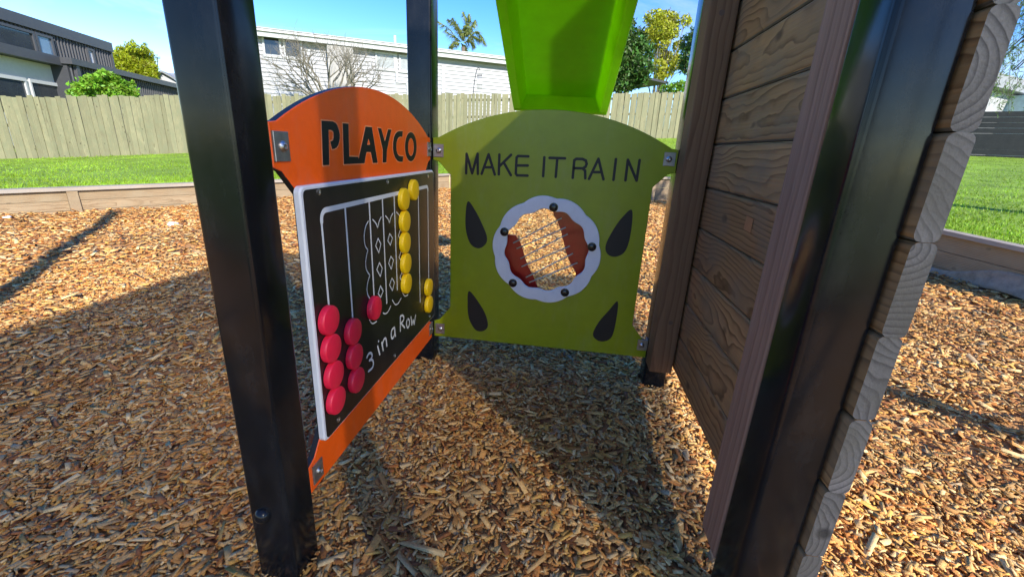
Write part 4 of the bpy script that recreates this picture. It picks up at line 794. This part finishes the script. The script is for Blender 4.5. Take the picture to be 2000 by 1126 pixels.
# bare tree
c = far((640, 190), 24.5); e = empty('bare_tree', (c[0], c[1], 0.9)); V, F, tips = [], [], []; z0 = c[2]-0.9; tube(V, F, [(0, 0, -0.4), (0.05, 0, z0*0.5), (0, 0, z0-0.3)], [0.2, 0.16, 0.14], 7)
for k in range(17):
    a = -1+2*k/16+rng.uniform(-0.1, 0.1); st = np.array([a*0.9, rng.uniform(-0.4, 0.4), z0-0.15]); tube(V, F, [(0, 0, z0-0.5), st*np.array([0.5, 0.5, 1])-np.array([0, 0, 0.2]), st], [0.1, 0.07, 0.05], 5)
    branch(V, F, st, (a*1.25+rng.normal(0, 0.15), rng.normal(0, 0.3), 0.75), 1.05, 0.055, 5, 0.42, 0.08, tips, (2, 3), 4)
mesh('trunk', V, F, palebark, e); tag(e, 'leafless pale shrubby tree before the white house', 'tree')
# palm
c = far((905, 70), 40.0); ph = empty('palm_tree', (c[0], c[1], 1.5)); hz = far((904, 92), 40.0)[2]-1.5; tubeobj('trunk', [(0, 0, -1.5), (0.05, 0, hz*0.5), (0, 0, hz)], [0.3, 0.2, 0.16], barkm, ph, 10)
pm = leafmat('palm_leaf', L(128, 138, 70), 0.4); tag(ph, 'palm tree crown showing above the white house roof', 'palm'); s = sc_at(0, 40)
fr_px = [((895, 82), (880, 60), (856, 42)), ((900, 75), (893, 50), (875, 38)), ((908, 70), (912, 45), (905, 24)), ((910, 72), (916, 48), (916, 28)), ((915, 74), (932, 62), (948, 86)), ((912, 78), (925, 72), (938, 78)), ((900, 82), (888, 72), (872, 62)), ((902, 78), (900, 60), (890, 52)), ((906, 84), (918, 80), (926, 90)), ((898, 86), (888, 82), (880, 90)), ((908, 70), (922, 52), (928, 40)), ((903, 72), (890, 46), (884, 36)), ((900, 85), (905, 88), (910, 94)), ((904, 80), (905, 62), (908, 50))]
for pts in fr_px:
    P3 = [far(q, 40+random.uniform(-0.8, 0.8))-np.array(ph.location) for q in pts]; P3 = smoothline(P3, 8); V, F = [], []; tube(V, F, P3, [0.04*(1-0.8*i/len(P3)) for i in range(len(P3))], 4)
    for i in range(2, len(P3)):
        d = P3[i]-P3[i-1]; d /= np.linalg.norm(d)+1e-9
        for sgn in (-1, 1):
            for rep in range(5):
                sd2 = np.cross(d, rng.normal(0, 1, 3)); sd2 /= np.linalg.norm(sd2)+1e-9; l = (0.62*math.sin(math.pi*min(0.93, 0.15+i/len(P3)*0.85))+0.1); tip = P3[i]+(d*0.55+sd2*0.6+np.array([0, 0, -0.5]))*l; w = np.cross(d, sd2)*0.035; b = len(V); V += [P3[i]-w, P3[i]+w, tip]; F.append((b, b+1, b+2))
    mesh('frond', V, F, pm, ph, recalc=False)
# right-hand trees over the fence
def pix_tree(name, label, dist, blobs_px, base_px, mat, n, size, bm, depth=3, cat='tree', group=None, aspect=0.5, r=0.16, zb=None):
    s = sc_at(0, dist); bl = [(*far((x, y), dist+random.uniform(-0.8, 0.8)), rx*s, rx*s, ry*s) for x, y, rx, ry in blobs_px]; c = far(base_px, dist); e = empty(name, (c[0], c[1], 1.6 if zb is None else zb)); V, F = [], []
    b0 = np.zeros(3); b0[2] = -0.5; ctr = np.mean([b[:3] for b in bl], 0)-np.array(e.location); fk = np.array([0, 0, ctr[2]*0.35]); tube(V, F, [b0, fk*0.5, fk], [r, r*0.85, r*0.75], 7)
    for b in bl:
        t = np.array(b[:3])-np.array(e.location); mid = fk+(t-fk)*0.5+rng.normal(0, 0.15, 3); tube(V, F, [fk, mid, t], [r*0.5, r*0.28, r*0.1], 5)
        for _ in range(4): tube(V, F, [mid+(t-mid)*rng.uniform(0, 1), t+rng.normal(0, 0.6, 3)*b[3]], [r*0.14, r*0.04], 3)
    mesh('trunk', V, F, bm, e, smooth=True); leaves('crown', bl, n, size, mat, e, aspect); tag(e, label, cat, group); return e
pix_tree('evergreen_tree', 'dense dark green leafy tree beside the slide, over the fence', 25.0, [(1222, 55, 14, 20), (1235, 80, 20, 18), (1215, 90, 22, 22), (1250, 105, 20, 20), (1225, 125, 26, 22), (1255, 135, 16, 16), (1215, 155, 22, 20), (1240, 150, 20, 16), (1205, 120, 24, 30), (1185, 110, 25, 35)], (1215, 170), leafmat('evergreen_leaf', L(70, 100, 36), 0.6, 0.25), 11000, 0.20, barkm, aspect=0.6)
pix_tree('airy_tree', 'tall yellow green airy tree with sky showing through its branches', 34.0, [(1280, 35, 16, 10), (1300, 40, 18, 13), (1290, 60, 20, 12), (1270, 70, 14, 10), (1290, 85, 13, 10), (1310, 62, 13, 10), (1290, 110, 14, 9), (1310, 115, 16, 9), (1325, 125, 11, 9), (1285, 130, 13, 9), (1300, 140, 12, 8), (1325, 90, 8, 8), (1290, 150, 10, 6), (1318, 40, 8, 8), (1340, 40, 8, 8)], (1285, 175), leafmat('airy_leaf', L(168, 170, 44), 0.4), 7500, 0.20, palebark, r=0.14)
pix_tree('evergreen_tree', 'dark evergreen tree at the right, partly hidden by the brown stud', 30.0, [(1345, 85, 12, 14), (1350, 110, 16, 18), (1340, 130, 10, 10), (1365, 80, 16, 20), (1380, 110, 22, 26)], (1375, 170), leafmat('evergreen_leaf', L(70, 100, 36), 0.6), 4200, 0.20, barkm)
pix_tree('shrub', 'low garden shrub peeping over the fence beside the carport', 27.0, [(1318, 172, 10, 8), (1332, 168, 8, 8), (1300, 174, 10, 6), (1345, 172, 8, 8)], (1322, 178), leafmat('shrub_leaf', L(120, 160, 40)), 1100, 0.16, barkm, cat='shrub', r=0.05)
# weeping tree at the right edge
e = empty('weeping_tree', tuple([*far((2330, 300), 9.5)[:2], 0.6])); el = np.array(e.location); V, F = [], []; tops = []
tube(V, F, [(0, 0, -0.6), (0.1, 0, 1.2), (-0.1, 0.1, 2.6), (-0.3, 0.1, 3.6)], [0.16, 0.13, 0.11, 0.08], 8)
LV, LF = [], []
for k in range(46):
    q = (random.uniform(1945, 2260), random.uniform(-120, 150)); dist = random.uniform(8.6, 10.4); st = far(q, dist)-el; mid = (np.array([-0.3, 0.1, 3.4])+st)/2+np.array([0, 0, 0.35]); tube(V, F, smoothline([np.array([-0.25, 0.1, 3.2]), mid, st], 3), [0.028, 0.022, 0.018, 0.015, 0.012, 0.009, 0.006], 4)
    for j in range(9):
        p = st+rng.normal(0, 0.16, 3); d = np.array([*rng.normal(0, 0.35, 2), -1]); ln_ = random.uniform(0.15, 0.5); pts = [p, p+d*ln_*0.5, p+d*ln_+np.array([0, 0, -0.05])]; tube(V, F, pts, [0.003, 0.002, 0.001], 3)
        for i in range(26):
            t = random.random(); c = p+d*ln_*t; u = rng.normal(0, 1, 3)+np.array([0, 0, -0.6]); u /= np.linalg.norm(u); w = np.cross(u, rng.normal(0, 1, 3)); w /= np.linalg.norm(w); l = random.uniform(0.03, 0.07); b = len(LV); LV += [c, c+u*l*0.5+w*l*0.10, c+u*l, c+u*l*0.5-w*l*0.10]; LF.append((b, b+1, b+2, b+3))
mesh('trunk', V, F, barkm, e, smooth=True); mesh('crown', LV, LF, leafmat('weeping_leaf', L(112, 140, 70), 0.4), e, recalc=False); tag(e, 'feathery drooping tree hanging in at the top right edge', 'tree')
# garden hook with hanging wind chime by the white house
hk = empty('garden_hook', tuple([*far((932, 178), 22.5)[:2], 1.2])); hl = np.array(hk.location); iron = pbr('dark_iron', (0.03, 0.03, 0.03), 0.5); HP = lambda q: far(q, 22.5)-hl
tubeobj('crook', smoothline([HP((924, 190)), HP((926, 165)), HP((930, 142)), HP((934, 132)), HP((937, 137))], 4), 0.02, iron, hk, 6)
tubeobj('ring', [HP((931.5, 147)), HP((942, 147))], 0.025, iron, hk, 6)
for x in (932.5, 935, 937.5, 940): tubeobj('chime', [HP((x, 148)), HP((x-0.3, 176))], 0.012, steel, hk, 5)
tag(hk, 'dark garden crook with a hanging wind chime over the fence', 'garden hook')
# tv aerial
ae = empty('tv_aerial', tuple(far((308, 132), 45))); al = np.array(ae.location); AP = lambda q: far(q, 45)-al
tubeobj('mast', [AP((308, 134)), AP((308, 112))], 0.03, iron, ae, 5); tubeobj('boom', [AP((302, 113)), AP((313, 114))], 0.025, iron, ae, 5)
for x in (303, 306, 309, 312): tubeobj('element', [AP((x, 110)), AP((x, 116))], 0.015, iron, ae, 4)
tag(ae, 'thin roof aerial on the small gabled house', 'aerial')
